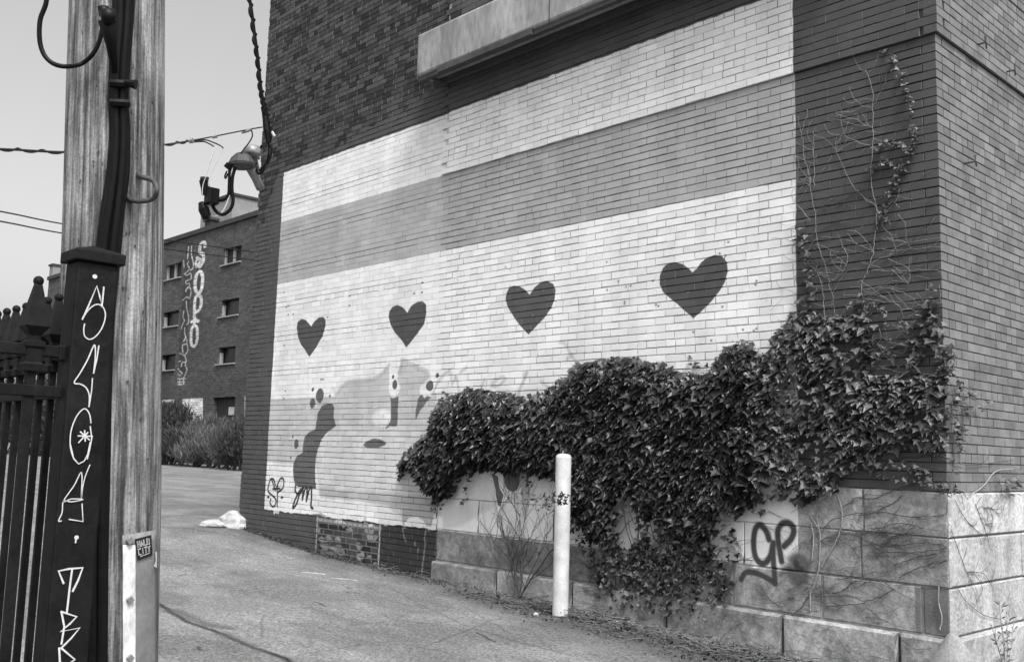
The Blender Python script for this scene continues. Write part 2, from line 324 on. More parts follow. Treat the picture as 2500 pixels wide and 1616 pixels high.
def mural_mat(name, nat, natvar, is_mortar=False, rough=.75, bs_=.35, blot=False):
    m, nt, bs = newmat(name)
    a, msk, pos = R.node(nt, mural_img)
    n1 = noise(nt, pos, 1.3, 6, .65); n2 = noise(nt, pos, 60, 5, .65); n3 = noise(nt, pos, 9, 4, .6); n4 = noise(nt, pos, 230, 3, .6)
    tone = N(nt, 'ShaderNodeAttribute', attribute_name='tone').outputs['Fac']
    natc = mth(nt, 'MULTIPLY', mrange(nt, tone, 0, 1, nat*(1-natvar), nat*(1+natvar)), mrange(nt, n3, .3, .7, .7, 1.3))
    natc = mth(nt, 'MULTIPLY', natc, mrange(nt, n2, .3, .7, .8, 1.2))
    if blot: natc = mth(nt, 'MULTIPLY', natc, mth(nt, 'MULTIPLY', mrange(nt, noise(nt, pos, 2.6, 7, .75), .38, .60, .58, 1.25), mrange(nt, noise(nt, pos, 22, 5, .8), .38, .62, .75, 1.2)))
    if is_mortar: a = mth(nt, 'MULTIPLY', a, mixf(nt, msk, 1.0, mrange(nt, n3, .35, .65, .55, .95))); natc = mth(nt, 'MAXIMUM', natc, mth(nt, 'MULTIPLY', mth(nt, 'MULTIPLY', a, .62), mrange(nt, n3, .3, .7, .7, 1.3)))
    # worn paint: thin spots, roller laps
    nr = noise(nt, pos, 3.2, 3, .5, (1, 1, .18)); nr2 = noise(nt, pos, 4.5, 5, .7)
    wear = mrange(nt, mth(nt, 'MULTIPLY', n2, n3), .355, .41, 0, .55)
    pc = mth(nt, 'MULTIPLY', a, mrange(nt, n1, .25, .75, .90, 1.06)); pc = mth(nt, 'MULTIPLY', pc, mrange(nt, n2, .3, .7, .93, 1.05))
    pc = mth(nt, 'MULTIPLY', pc, mrange(nt, n4, .3, .7, .93, 1.07))
    pc = mth(nt, 'MULTIPLY', pc, mrange(nt, tone, 0, 1, .91, 1.07)); pc = mth(nt, 'MULTIPLY', pc, mrange(nt, nr, .35, .65, .93, 1.04)); pc = mth(nt, 'MULTIPLY', pc, mrange(nt, nr2, .3, .7, .93, 1.05))
    pc = mixf(nt, wear, pc, mth(nt, 'ADD', mth(nt, 'MULTIPLY', a, .5), .06))
    c = mixf(nt, msk, natc, pc)
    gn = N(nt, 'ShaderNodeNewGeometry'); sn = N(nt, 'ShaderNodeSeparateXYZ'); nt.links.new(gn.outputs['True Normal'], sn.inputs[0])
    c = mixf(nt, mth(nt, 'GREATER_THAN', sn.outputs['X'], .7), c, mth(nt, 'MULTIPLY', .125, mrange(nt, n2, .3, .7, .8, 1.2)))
    nt.links.new(c, bs.inputs['Base Color']); bs.inputs['Roughness'].default_value = rough; bs.inputs['Specular IOR Level'].default_value = .25
    bump(nt, mth(nt, 'ADD', n2, mth(nt, 'MULTIPLY', n4, .5)), bs, bs_, .006)
    return m
M = {}
M['brick'] = mural_mat('painted_brick', .038, .72); M['mortar'] = mural_mat('painted_mortar', .30, .2, True, rough=.95)
M['stonew'] = mural_mat('painted_stone', .27, .35, rough=.9, bs_=.8, blot=True)
M['brick_side'] = simple('side_brick', .135, .85, .22, 5, .4, .006, 70, tone=.22); M['mortar_side'] = simple('side_mortar', .12, .95, .25, 12, .4, .006, 90)
M['stone_side'] = simple('pale_stone', .34, .9, .38, 3.5, .8, .014, 30, tone=.15)
M['conc'] = simple('concrete', .19, .95, .38, 6, .4, .006, 60)
M['concpanel'] = simple('weathered_panel', .24, .85, .38, 2.2, .35, .006, 16, vscale=(1, 1, .35))
M['undermetal'] = simple('sooty_metal', .05, .6, .3, 6, .3, .01, 50)
M['iron'] = simple('painted_iron', .0075, .6, .45, 9, .25, .003, 60, spec=.10)
M['cable'] = simple('black_cable', .006, .45, .3, 20, .1, .001, 90, spec=.12); M['wire'] = simple('overhead_wire', .012, .6, .2, 10, 0)
M['palewire'] = simple('pale_wire', .5, .5, .1, 10, 0); M['galv'] = simple('galvanised_steel', .22, .45, .25, 14, .1, .002, 60, metallic=.3)
M['bollard'] = simple('bollard_paint', .47, .55, .20, 9, .25, .003, 90)
M['plate'] = simple('plate_paint', .17, .6, .22, 10, .15, .003, 70); M['plate_pale'] = simple('plate_bleached', .62, .6, .28, 22, .15, .003, 90, vscale=(1, 1, .5))
M['whitepaint'] = simple('white_marker', .44, .7, .12, 30, 0); M['stickerblack'] = simple('sticker_black', .015, .4, .1, 10, 0); M['stickergrey'] = simple('sticker_grey', .2, .4, .1, 10, 0)
M['stem_pale'] = simple('pale_stem', .22, .9, .3, 30, .2, .003); M['stem_dark'] = simple('dark_stem', .05, .9, .3, 30, .2, .003); M['twig'] = simple('twig', .11, .9, .4, 30, .2, .003)
M['litter'] = simple('leaf_litter', .042, .95, .6, 15, .2, .01, 60, tone=.6); M['rock'] = simple('white_rock', .40, .9, .25, 12, .8, .02, 50)
M['glass'] = simple('dark_glass', .01, .25, .2, 2, 0); M['far_sill'] = simple('far_sill', .26, .8, .1, 5, 0); M['far_roof'] = simple('far_roof', .04, .9, .2, 2, 0)
M['far_pale'] = simple('far_pale_brick', .20, .9, .18, .8, .3, .05, 9); M['far_door'] = simple('far_door', .03, .7, .2, 2, 0); M['notice'] = simple('notice', .5, .7, .25, 6, 0)
def leafmat(name, base, var, rough=.45, trans=.12):
    m, nt, bs = newmat(name)
    g = N(nt, 'ShaderNodeNewGeometry'); t = N(nt, 'ShaderNodeAttribute', attribute_name='tone').outputs['Fac']
    oi = N(nt, 'ShaderNodeObjectInfo').outputs['Random']
    n1 = noise(nt, g.outputs['Position'], 40, 4); n2 = noise(nt, g.outputs['Position'], 2.0, 3)
    c = mth(nt, 'MULTIPLY', mrange(nt, t, 0, 1, base*(1-var), base*(1+var)), mrange(nt, n1, .3, .7, .75, 1.25)); c = mth(nt, 'MULTIPLY', c, mrange(nt, n2, .3, .7, .75, 1.3))
    c = mth(nt, 'MULTIPLY', c, mrange(nt, oi, 0, 1, .85, 1.15))
    nt.links.new(c, bs.inputs['Base Color']); bs.inputs['Roughness'].default_value = rough; bs.inputs['Specular IOR Level'].default_value = .35
    tr = N(nt, 'ShaderNodeBsdfTranslucent'); nt.links.new(mth(nt, 'MULTIPLY', c, 1.3), tr.inputs[0]); mx = N(nt, 'ShaderNodeMixShader'); mx.inputs[0].default_value = trans
    o_ = nt.nodes['Material Output']; nt.links.new(bs.outputs[0], mx.inputs[1]); nt.links.new(tr.outputs[0], mx.inputs[2]); nt.links.new(mx.outputs[0], o_.inputs[0]); return m
M['ivy'] = leafmat('ivy_leaf', .030, .7, .36, .08); M['ivy_pale'] = leafmat('ivy_leaf_pale', .085, .6, .5, .08); M['bushleaf'] = leafmat('bush_leaf', .045, .5, .7, .2); M['weed'] = leafmat('weed_leaf', .10, .5, .8, .2)
# weathered pole wood
def woodmat():
    m, nt, bs = newmat('weathered_wood'); pos = N(nt, 'ShaderNodeAttribute', attribute_name='grain').outputs['Vector']
    n1 = noise(nt, pos, 10, 7, .7, (3.4, 3.4, .16)); n2 = noise(nt, pos, 30, 6, .75, (3, 3, .05)); n3 = noise(nt, pos, 7, 5, .7, (1, 1, .55)); n5 = noise(nt, pos, 60, 3, .6, (1, 1, .4)); n6 = noise(nt, pos, 120, 3, .7)
    c = mth(nt, 'MULTIPLY', mrange(nt, n1, .42, .58, .085, .33), mrange(nt, n2, .40, .60, .60, 1.35)); c = mth(nt, 'MULTIPLY', c, mrange(nt, n3, .35, .65, .62, 1.25)); c = mth(nt, 'MULTIPLY', c, mrange(nt, n6, .3, .7, .7, 1.3))
    pit = mrange(nt, n5, .66, .71, 1, .3); c = mth(nt, 'MULTIPLY', c, pit)
    sx = N(nt, 'ShaderNodeSeparateXYZ'); nt.links.new(pos, sx.inputs[0])
    w = N(nt, 'ShaderNodeTexWave'); w.inputs['Scale'].default_value = 1; w.bands_direction = 'X'
    crack = mrange(nt, n2, .30, .36, .25, 1); c = mth(nt, 'MULTIPLY', c, crack)
    nt.links.new(c, bs.inputs['Base Color']); bs.inputs['Roughness'].default_value = .9; bs.inputs['Specular IOR Level'].default_value = .15
    bump(nt, mth(nt, 'ADD', n1, n2), bs, .8, .010); return m
M['wood'] = woodmat()

# ground marks
G = Ras(-16, -8, 4, .3, .012, 1.0)
def gl(P): return [tuple(on_g(x, y)[:2]) for x, y in P]
def crackline(P, w, val, al=.8, soft=.03):
    Q = smoothpath(gl(P), 6); Q = [q+np.array([random.uniform(-.012, .012), random.uniform(-.012, .012)]) for q in Q]; G.stroke(Q, w, val, al, soft=soft)
crackline([(330,1440),(390,1475),(450,1515),(530,1545),(600,1575),(680,1600),(760,1640)], .045, .13, .95, .025)
crackline([(420,1490),(470,1510),(520,1530),(560,1535)], .13, .35, .7, .09)
crackline([(540,1550),(640,1590)], .09, .4, .65, .07)
for P in ([(600,1420),(700,1400),(850,1395),(960,1370)], [(960,1440),(1080,1500),(1250,1560),(1400,1600)], [(720,1600),(900,1570),(1010,1560)], [(1000,1520),(1250,1510),(1330,1530)], [(1130,1480),(1250,1545)], [(400,1390),(520,1372),(640,1350)], [(390,1330),(480,1340),(560,1345)],
          [(640,1500),(640,1560)], [(1020,1580),(1180,1520),(1260,1500)]): crackline(P, .012, .45, .8, .012)
for P in ([(385,1265),(440,1258),(600,1255)], [(385,1285),(450,1290),(520,1300)]): crackline(P, .10, .45, .6, .12)
crackline([(740,1397),(765,1399),(792,1402)], .035, 3.2, 1, .01); crackline([(812,1412),(845,1414),(872,1417)], .032, 3.0, 1, .01)
for P in ([(872,1437),(910,1439)], [(842,1435),(860,1440)], [(770,1470),(795,1480)], [(1165,1540),(1210,1563)], [(435,1405),(455,1402)], [(845,1447),(855,1450)], [(700,1405),(715,1406)], [(480,1583),(495,1590)]): crackline(P, .022, .25, .9, .008)
for _ in range(240): G.ell((random.uniform(-12, 0), random.uniform(-6, 0)), random.uniform(.004, .014), random.uniform(.004, .01), random.choice((.45, .6, .5, 1.5)), .8)
# dirt band following the foot of the wall
G.stroke([(-10.2, -.12), (-8, -.1), (-6.6, -.16), (-5.6, -.25), (-4.4, -.42), (-3, -.45), (-1.5, -.5), (.5, -.6)], .34, .5, .75, soft=.4)
G.stroke([(-4.6, -.42), (-3.4, -.6), (-2, -.65), (.4, -.75)], .45, .42, .7, soft=.4)
G.stroke([(-10.2, -.03), (-8, -.03), (-6.6, -.04), (-5.6, -.05)], .07, .25, .9, soft=.06)
G.stroke([(-14, -3.4), (-11, -1.6), (-10.1, -.5)], .6, .75, .5, soft=.5)
g_img = G.image('ground_marks')
def groundmat():
    m, nt, bs = newmat('worn_asphalt'); a, k, pos = G.node(nt, g_img, ('X', 'Y'))
    n1 = noise(nt, pos, .9, 6, .6); n2 = noise(nt, pos, 42, 6, .9); n3 = noise(nt, pos, 14, 6, .7); n4 = noise(nt, pos, 3.2, 5, .7, (.5, 1.6, 1)); n5 = noise(nt, pos, 38, 4, .7)
    c = mth(nt, 'MULTIPLY', mrange(nt, n1, .3, .7, .85, 1.15), mrange(nt, n2, .40, .60, .45, 1.55)); c = mth(nt, 'MULTIPLY', c, mrange(nt, n3, .3, .7, .85, 1.15)); c = mth(nt, 'MULTIPLY', c, mrange(nt, n4, .3, .7, .84, 1.16))
    c = mth(nt, 'MULTIPLY', c, mrange(nt, n5, .35, .65, .70, 1.28))
    n7 = noise(nt, pos, .55, 4, .55, (1, 1.8, 1)); c = mth(nt, 'MULTIPLY', c, mrange(nt, n7, .46, .54, .84, 1.14)); n8 = noise(nt, pos, 18, 4, .6); c = mth(nt, 'MULTIPLY', c, mrange(nt, n8, .66, .72, 1, .62))
    c = mth(nt, 'MULTIPLY', mth(nt, 'MULTIPLY', c, a), .14); nt.links.new(c, bs.inputs['Base Color']); bs.inputs['Roughness'].default_value = .92; bs.inputs['Specular IOR Level'].default_value = .2
    bump(nt, mth(nt, 'ADD', n2, mth(nt, 'ADD', mth(nt, 'MULTIPLY', n3, 1.5), mth(nt, 'MULTIPLY', a, 3))), bs, .6, .012); return m
M['ground'] = groundmat()

# ------------------------------------------------------------------ ground
xs = np.unique(np.concatenate([np.linspace(-400, -60, 12), np.linspace(-60, -12, 50), np.linspace(-12, 4, 200), np.linspace(4, 60, 12)]))
ys = np.unique(np.concatenate([np.linspace(-80, -8, 14), np.linspace(-8, .3, 100), np.linspace(.3, 300, 40)]))
nz = rng.random((len(ys), len(xs)))
V = []
for j, y in enumerate(ys):
    for i, x in enumerate(xs):
        b = .006*math.sin(x*1.7+y)+.006*math.sin(y*2.3-x*.8)+.003*math.sin(5.1*x+3*y); near = 1 if (-12 < x < 4 and -8 < y < .3) else 0
        V.append((x, y, gz(x, y)+(b+.003*(nz[j, i]-.5) if near else 0)))
nx = len(xs); Fc = [(j*nx+i, j*nx+i+1, (j+1)*nx+i+1, (j+1)*nx+i) for j in range(len(ys)-1) for i in range(nx-1)]
mb = MB(); mb.add(V, Fc); setp(mb.build('ground', M['ground'], smooth=True), 'cracked pale asphalt lot sloping along the mural wall', kind='structure')

# ------------------------------------------------------------------ main building
HC, Z0 = .0684, 1.42; XL = -10.03; ZTOP = 9.0
bld = empty('brick_building', (-5, 3, 0), 'large brick building with a painted mural of hearts and stripes above a stone base', 'building')
def off(x, z):
    if x < -5.66: return 0.0
    o = 0.0
    if z > MST-.001: o += .024
    if z > MTOP+.02: o += .008
    if z > 5.82: o += .022
    return o
core = MB()
core.box((XL+.011, .012, -.3), (-.012, 7, ZTOP+.1))
core.box((-5.652, -.012, MST+.002), (.012, 6.97, ZTOP+.12)); core.box((-5.650, -.020, MTOP+.03), (.020, 6.96, ZTOP+.13)); core.box((-5.648, -.042, 5.822), (.042, 6.95, ZTOP+.14))
wallo = core.build('wall', M['mortar'], bld)
wallo.data.materials.append(M['mortar_side'])
for p in wallo.data.polygons:
    if abs(p.normal.x) > .5 or p.normal.z > .5: p.material_index = 1
bricks = []   # (face, a0, a1, z0, z1, proud, tone, depth)
K0 = int((0.0-Z0)/HC)-1; K1 = int((ZTOP-Z0)/HC)
for k in range(K0, K1):
    z = Z0+k*HC; hdr = (k % 7 == 3); L = .1075 if hdr else .215; ph = (.05 if hdr else (.1075 if k % 2 else 0))
    zc = z+HC/2
    # long wall
    x1 = 0.0 if k % 2 == 0 else (-.109 if k >= 0 else .109); x = x1; first = True
    xl = XL; xstop = -5.58
    while x > xl+.02:
        w = L*random.uniform(.97, 1.03)
        x0 = max(x-w, xl); 
        if k < 0 and x > xstop:
            x = x-w if x-w > xstop-.03 else xstop
            if x == xstop: x -= (0 if k % 2 else .107)*0
            first = False
            if x == xstop and k % 2: bricks.append(('W', xstop-.104, xstop-.001, z+.006, z+HC-.003, 0, random.random(), False)); x = xstop-.107
        else:
            xm = (x0+x)/2; smooth = xm < SEAM and zc > 2.02 and xm > ML-.3 and zc < 5.5
            headline = (k % 7 in (3, 4)) and random.random() < .85
            gap = .0007 if smooth else (.0010 if xm < SEAM and xm > ML and zc > .75 and zc < 5.5 else random.choice((.0014, .002, .0035))); gb = (.009 if headline else .0018) if smooth else random.choice((.005, .007, .009, .011, .012))
            if not smooth and zc > MST and zc < MTOP and xm > SEAM: gb = random.choice((.003, .005, .006, .011)); gap = random.choice((.0015, .003))
            if zc > MTOP and xm > SEAM: gb = random.choice((.003, .004, .008))
            if xm < -5.7 and zc > 5.7: gb = random.uniform(.005, .008); gap = .006
            if -7.98 < xm < -6.62 and zc < .72: gap = .016; gb = .015
            if x0 < x-.03: bricks.append(('W', x0+gap/2, x-gap/2, z+gb*.7, z+HC-gb*.3, random.uniform(-.0006, .0006) if smooth else random.uniform(-.0016, .0016), random.random(), first and k % 2 == 0))
            x = x-w; first = False
    # right-hand face
    if k >= 0:
        y = 0.0 if k % 2 else .109; first = True
        while y < 3.3:
            w = L*random.uniform(.97, 1.03); y1 = y+w
            bricks.append(('R', y+.003, y1-.003, z+random.uniform(.004, .007), z+HC-.002, random.uniform(-.0016, .0016), random.random(), first and k % 2 == 1)); y = y1; first = False
def brickgeo(kind, a0, a1, z0, z1, pr, full, c=.0018):
    """front face with worn arrises; depth behind the face"""
    xm = (a0+a1)/2 if kind == 'W' else 0; o = off(xm, (z0+z1)/2); d = .05 if not full else .10
    def P(a, z, dd): return (a, -o-pr+dd, z) if kind == 'W' else (o+pr-dd, a, z)
    j = [random.uniform(-.0008, .0008) for _ in range(8)]
    A = [(a0, z0), (a1, z0), (a1, z1), (a0, z1)]; B = [(a0+c+j[0], z0+c+j[1]), (a1-c+j[2], z0+c+j[3]), (a1-c+j[4], z1-c+j[5]), (a0+c+j[6], z1-c+j[7])]
    if full:   # corner brick: extends to the corner plane
        if kind == 'W': A[1] = (o+pr*.5, z0); A[2] = (o+pr*.5, z1); B[1] = (o-c, z0+c); B[2] = (o-c, z1-c)
        else: A[0] = (-o-pr*.5, z0); A[3] = (-o-pr*.5, z1); B[0] = (-o+c, z0+c); B[3] = (-o+c, z1-c)
    if c > (a1-a0)*.1: c = (a1-a0)*.1
    vs = [P(a, z, 0) for a, z in B]+[P(a, z, c) for a, z in A]+[P(a, z, d) for a, z in A]
    fs = [(0,1,2,3)]+[(4+i, 4+(i+1) % 4, (i+1) % 4, i) for i in range(4)]+[(8+i, 8+(i+1) % 4, 4+(i+1) % 4, 4+i) for i in range(4)]
    if kind == 'R': fs = [f for f in fs]
    return vs, fs
def project(P):
    c = MW.T @ (np.array(P)-CAM); return CX+F*c[0]/-c[2], CY-F*c[1]/-c[2], -c[2]
# ivy cover test in wall coordinates
IVY = [(985,1150),(1010,1105),(1065,1060),(1075,1010),(1110,975),(1160,952),(1240,965),(1300,975),(1370,945),(1420,895),(1500,885),(1545,880),(1640,895),(1670,922),(1710,917),(1748,922),(1765,880),(1800,848),(1835,843),(1850,880),(1880,865),(1900,825),(1925,795),(1945,770),(1990,775),(2010,790),(2060,770),(2120,785),(2135,830),(2140,890),(2150,925),(2235,920),(2300,915),(2330,940),(2345,1000),(2335,1060),(2320,1110),
       (2300,1118),(2240,1100),(2150,1120),(2080,1165),(2045,1215),(1950,1235),(1880,1228),(1820,1240),(1800,1290),(1805,1330),(1785,1370),(1740,1375),(1700,1340),(1620,1345),(1560,1360),(1500,1345),(1450,1320),(1425,1280),(1385,1240),(1380,1180),(1340,1165),(1280,1160),(1200,1148),(1150,1160),(1125,1190),(1110,1215),(1085,1218),(1062,1205),(1050,1195),(1030,1160),(1010,1150)]
def inpoly(x, y, P):
    c = False; j = len(P)-1
    for i in range(len(P)):
        if (P[i][1] > y) != (P[j][1] > y) and x < (P[j][0]-P[i][0])*(y-P[i][1])/(P[j][1]-P[i][1])+P[i][0]: c = not c
        j = i
    return c
scored = []
for b in bricks:
    c = ((b[1]+b[2])/2, 0, (b[3]+b[4])/2) if b[0] == 'W' else (0, (b[1]+b[2])/2, (b[3]+b[4])/2)
    px, py, dd = project(c); vis = 40 < px < 2480 and 20 < py < 1600 and not inpoly(px, py, IVY)
    e0, e1 = ((b[1], 0, c[2]), (b[2], 0, c[2])) if b[0] == 'W' else ((0, b[1], c[2]), (0, b[2], c[2]))
    sz = abs(project(e1)[0]-project(e0)[0])*(b[4]-b[3])*F/dd if vis and not b[7] else 0
    scored.append(sz)
order = sorted(range(len(bricks)), key=lambda i: -scored[i]); single = set(order[:290])
mw = MB(); mr = MB(); variants = {}
for i, b in enumerate(bricks):
    kind, a0, a1, z0, z1, pr, tone, full = b
    if i in single:
        L = a1-a0; key = (kind, 0 if L < .15 else 1, random.randrange(4)); Lq = .103 if L < .15 else .2095
        ln = L
        if key not in variants:
            m_ = MB(); m_.tone = random.random(); vs, fs = brickgeo(kind, -10-Lq/2 if kind == 'W' else -Lq/2, -10+Lq/2 if kind == 'W' else Lq/2, -.0297, .0297, 0, False)
            vs = [(v[0]+(10 if kind == 'W' else 0), v[1], v[2]) for v in vs]; m_.add(vs, fs)
            o = m_.build('brick', M['brick'] if kind == 'W' else M['brick_side'], link=False); variants[key] = o.data
        o = bpy.data.objects.new('brick', variants[key]); COL.objects.link(o); o.parent = wallo
        zc = (z0+z1)/2; ac = (a0+a1)/2
        if kind == 'W': loc = Vector((ac, -off(ac, zc)-pr, zc)); o.scale = (ln/Lq, 1, (z1-z0)/.0594)
        else: loc = Vector((off(0, zc)+pr, ac, zc)); o.scale = (1, ln/Lq, (z1-z0)/.0594)
        o.location = loc-bld.location
    else:
        m_ = mw if kind == 'W' else mr; m_.tone = tone; m_.add(*brickgeo(kind, a0, a1, z0, z1, pr, full))
setp(mw.build('brickwork', M['brick'], wallo), kind='stuff'); setp(mr.build('brickwork', M['brick_side'], wallo), kind='stuff')
# stone base, every ashlar block
def block(kind, a0, a1, z0, z1, proud=0.0, bev=.008, mat=None, g=.005):
    m_ = MB(); m_.tone = random.random(); o = proud; n = max(2, int((a1-a0)/.12)); nzz = max(2, int((z1-z0)/.1))
    # worn face grid, with rounded arrises
    us = [a0+g, a0+g+bev]+[a0+g+bev+(a1-a0-2*g-2*bev)*i/n for i in range(1, n)]+[a1-g-bev, a1-g]
    zs = [z0+g, z0+g+bev]+[z0+g+bev+(z1-z0-2*g-2*bev)*i/nzz for i in range(1, nzz)]+[z1-g-bev, z1-g]
    vs = []; fs = []; w = len(us)
    for jz, z in enumerate(zs):
        for ju, u in enumerate(us):
            e = ju in (0, w-1) or jz in (0, len(zs)-1)
            d = (bev if e else random.uniform(-.0015, .0015)); vs.append((u, -o+d, z) if kind == 'W' else (o-d, u, z))
    for jz in range(len(zs)-1):
        for ju in range(w-1): fs.append((jz*w+ju, jz*w+ju+1, (jz+1)*w+ju+1, (jz+1)*w+ju))
    b = len(vs); cs = [(a0+g, z0+g), (a1-g, z0+g), (a1-g, z1-g), (a0+g, z1-g)]
    idx = [0, w-1, len(zs)*w-1, (len(zs)-1)*w]
    vs += [((u, .12, z) if kind == 'W' else (-.12, u, z)) for u, z in cs]
    # sides as n-gons along the rim
    rim = [[ju for ju in range(w)], [jz*w+w-1 for jz in range(len(zs))], [(len(zs)-1)*w+ju for ju in range(w-1, -1, -1)], [jz*w for jz in range(len(zs)-1, -1, -1)]]
    for q in range(4): fs.append(tuple(reversed(rim[q]))+(b+q, b+(q+1) % 4))
    m_.add(vs, fs); return m_.build('stone_block', mat or (M['stonew'] if kind == 'W' else M['stone_side']), bld)
zj = [1.42, 1.105, .765, .43, .10]
print('joints', [round(float(on_y(*p)[2]), 3) for p in ((2150, 1303), (2200, 1421), (2170, 1536), (1840, 1486), (1053, 1370), (1300, 1402))])
XJ = lambda px, py: float(on_y(px, py)[0])
rows = [([-5.58, -4.45, -3.35, -2.3, -1.75, -.62, 0.0], zj[1], zj[0]), ([-5.58, -4.9, -3.8, -2.75, -1.65, XJ(2103, 1350), -.0], zj[2], zj[1]),
        ([-5.58, -4.1, -3.0, XJ(1790, 1430), XJ(2007, 1440), XJ(2252, 1490), 0.0], zj[3], zj[2]), ([-5.62, -4.55, -3.5, -2.4, XJ(1917, 1550), -.35, .0], zj[4]-.2, zj[3])]
for r_, (xx, za, zb_) in enumerate(rows):
    for i in range(len(xx)-1):
        last = i == len(xx)-2; pr = (.055 if r_ == 3 else random.uniform(-.002, .004))
        if r_ == 2 and last: pr = -.006
        block('W', xx[i], xx[i+1]-(0.002 if last else 0), za, zb_, pr, bev=.018 if r_ == 3 else .007, g=.008 if r_ >= 2 else .003)
ry = [([0, .62, 1.5, 2.6, 3.4], 1.105, 1.42), ([.0, .31, 1.35, 2.3, 3.4], .765, 1.105), ([0.0, .75, 1.75, 2.8, 3.4], .43, .765), ([0, .45, 1.3, 2.3, 3.4], -.1, .43)]
for r_, (yy, za, zb_) in enumerate(ry):
    for i in range(len(yy)-1): block('R', yy[i]+(.006 if i == 0 else 0), yy[i+1], za, zb_, .004+(.05 if r_ == 3 else random.uniform(-.003, .006)), g=.006, bev=.01)
# corner guard: worn concrete cone at the foot of the corner
mb = MB(); ap = Vector((0.02, -.02, .50)); n = 18; vs = [ap]
for ring, (rr, zz) in enumerate(((.05, .44), (.16, .26), (.30, .08), (.42, -.1))):
    for k in range(n):
        w = 2*math.pi*k/n; vs.append((ap.x+rr*math.cos(w)*random.uniform(.94, 1.06), ap.y+rr*math.sin(w)*random.uniform(.94, 1.06), zz))
fs = [(0, 1+k, 1+(k+1) % n) for k in range(n)]+[(1+r*n+k, 1+(r+1)*n+k, 1+(r+1)*n+(k+1) % n, 1+r*n+(k+1) % n) for r in range(3) for k in range(n)]
mb.add(vs, fs); mb.build('corner_guard', M['conc'], bld, smooth=True)
# projecting panel box over the mural
bx0 = on_y(1087, 209); zbt = 5.86; pf = on(1014.5, 193, 2, zbt); yf = pf[1]; xf = -5.74
print('box front y', yf, pf, on_y(1018, 82, yf), on_y(1145, 22, yf))
ztp = float(on_y(1018, 86, yf)[2]); xf = float(pf[0])
can = MB(); can.box((xf, yf, zbt+.02), (-.5, -.06, ztp)); co = can.build('sign_box', M['concpanel'], bld, bevel=.03)
um = MB(); um.box((xf+.02, yf+.03, zbt-.03), (-.52, yf+.09, zbt+.018)); um.box((xf+.05, yf+.22, zbt-.05), (-.52, yf+.27, zbt+.018)); um.build('angle_rail', M['undermetal'], co)
um = MB(); um.box((xf+.4, yf-.006, zbt-.035), (xf+1.9, yf+.028, zbt+.03))
um.build('drip_edge', M['undermetal'], co)
um = MB(); um.tube([(xf+.2, -.02, zbt-.02), (xf+.2, yf+.1, zbt-.02)], .02); um.build('bracket', M['undermetal'], co)
for sx_ in (2.15,): 
    um = MB(); um.box((xf+sx_, yf-.004, zbt+.03), (xf+sx_+.008, yf+.01, ztp-.03)); um.build('panel_seam', M['undermetal'], co)
# small iron hooks left in the side wall
for px, py in ((2378, 112), (2450, 178), (2352, 400)):
    p = on_x(px, py, 0); m_ = MB(); m_.tube([(0.0+off(0, p[2]), p[1], p[2]), (.09, p[1], p[2]), (.09, p[1]+.0, p[2]+.05)], .007); m_.tube([(.09, p[1], p[2]+.0), (.05, p[1]+.12, p[2]+.0)], .006); m_.build('hook', M['undermetal'], bld)

# ------------------------------------------------------------------ ivy
LEAF_V = [(0, 0, -.06), (-.30, .10, -.12), (-.56, -.22, .10), (-.27, -.36, .08), (0, -.95, .34), (.27, -.36, .08), (.56, -.22, .10), (.30, .10, -.12), (0, -.30, .04), (-.30,-.10,-.02), (.30,-.10,-.02), (0,-.64,.12)]
LEAF_F = [(8,0,1,9), (9,1,2), (9,2,3,8), (8,3,4,11), (8,11,4,5), (8,5,6,10), (10,6,7), (8,10,7,0)]
LEAF_F = [(8,0,1,9), (9,1,2,3), (8,9,3), (8,3,11), (11,3,4), (11,4,5), (8,11,5), (8,5,10), (10,5,6,7), (8,10,7,0)]
def leafmatx(p, outn, size, tilt, twist, roll=0):
    n = Vector(outn).normalized(); up = Vector((0, 0, 1)); sd = up.cross(n).normalized()
    m = Matrix((sd, up, n)).transposed().to_4x4()   # local x side, y up, z out
    return Matrix.Translation(Vector(p)) @ m @ Matrix.Rotation(twist, 4, 'Z') @ Matrix.Rotation(roll, 4, 'Y') @ Matrix.Rotation(-tilt, 4, 'X') @ Matrix.Scale(size, 4)
def add_leaf(mb_, mx, tone):
    mb_.tone = tone; mb_.add([mx @ Vector(v) for v in LEAF_V], LEAF_F)
def edge_dist(x, y, P):
    d = 1e9
    for i in range(len(P)):
        (x1, y1), (x2, y2) = P[i], P[(i+1) % len(P)]; L = (x2-x1)**2+(y2-y1)**2; t = max(0, min(1, ((x-x1)*(x2-x1)+(y-y1)*(y2-y1))/L)); d = min(d, math.hypot(x-x1-t*(x2-x1), y-y1-t*(y2-y1)))
    return d
ivyW = wall_uv(IVY)
ivy = empty('ivy_plant', (-3, -.1, .1), 'dense mass of dark three-lobed ivy spilling across the lower mural', 'ivy')
ivy_leaves = []      # (matrix, tone, pale, px size)
U0 = min(p[0] for p in ivyW); U1 = max(p[0] for p in ivyW); VA = min(p[1] for p in ivyW); VB = max(p[1] for p in ivyW)
def thick(u, v, d):
    full = .17 if u < -1.9 else max(.07, .17-.11*(u+1.9)/.8)
    if u < -4.3: full = .23
    t = min(1, d/.30); return .035+full*math.sqrt(max(0, 1-(1-t)**2))*(.9+.12*math.sin(u*3.1+v*2)*math.sin(v*4+u*2))
cnt = 0; tries = 0
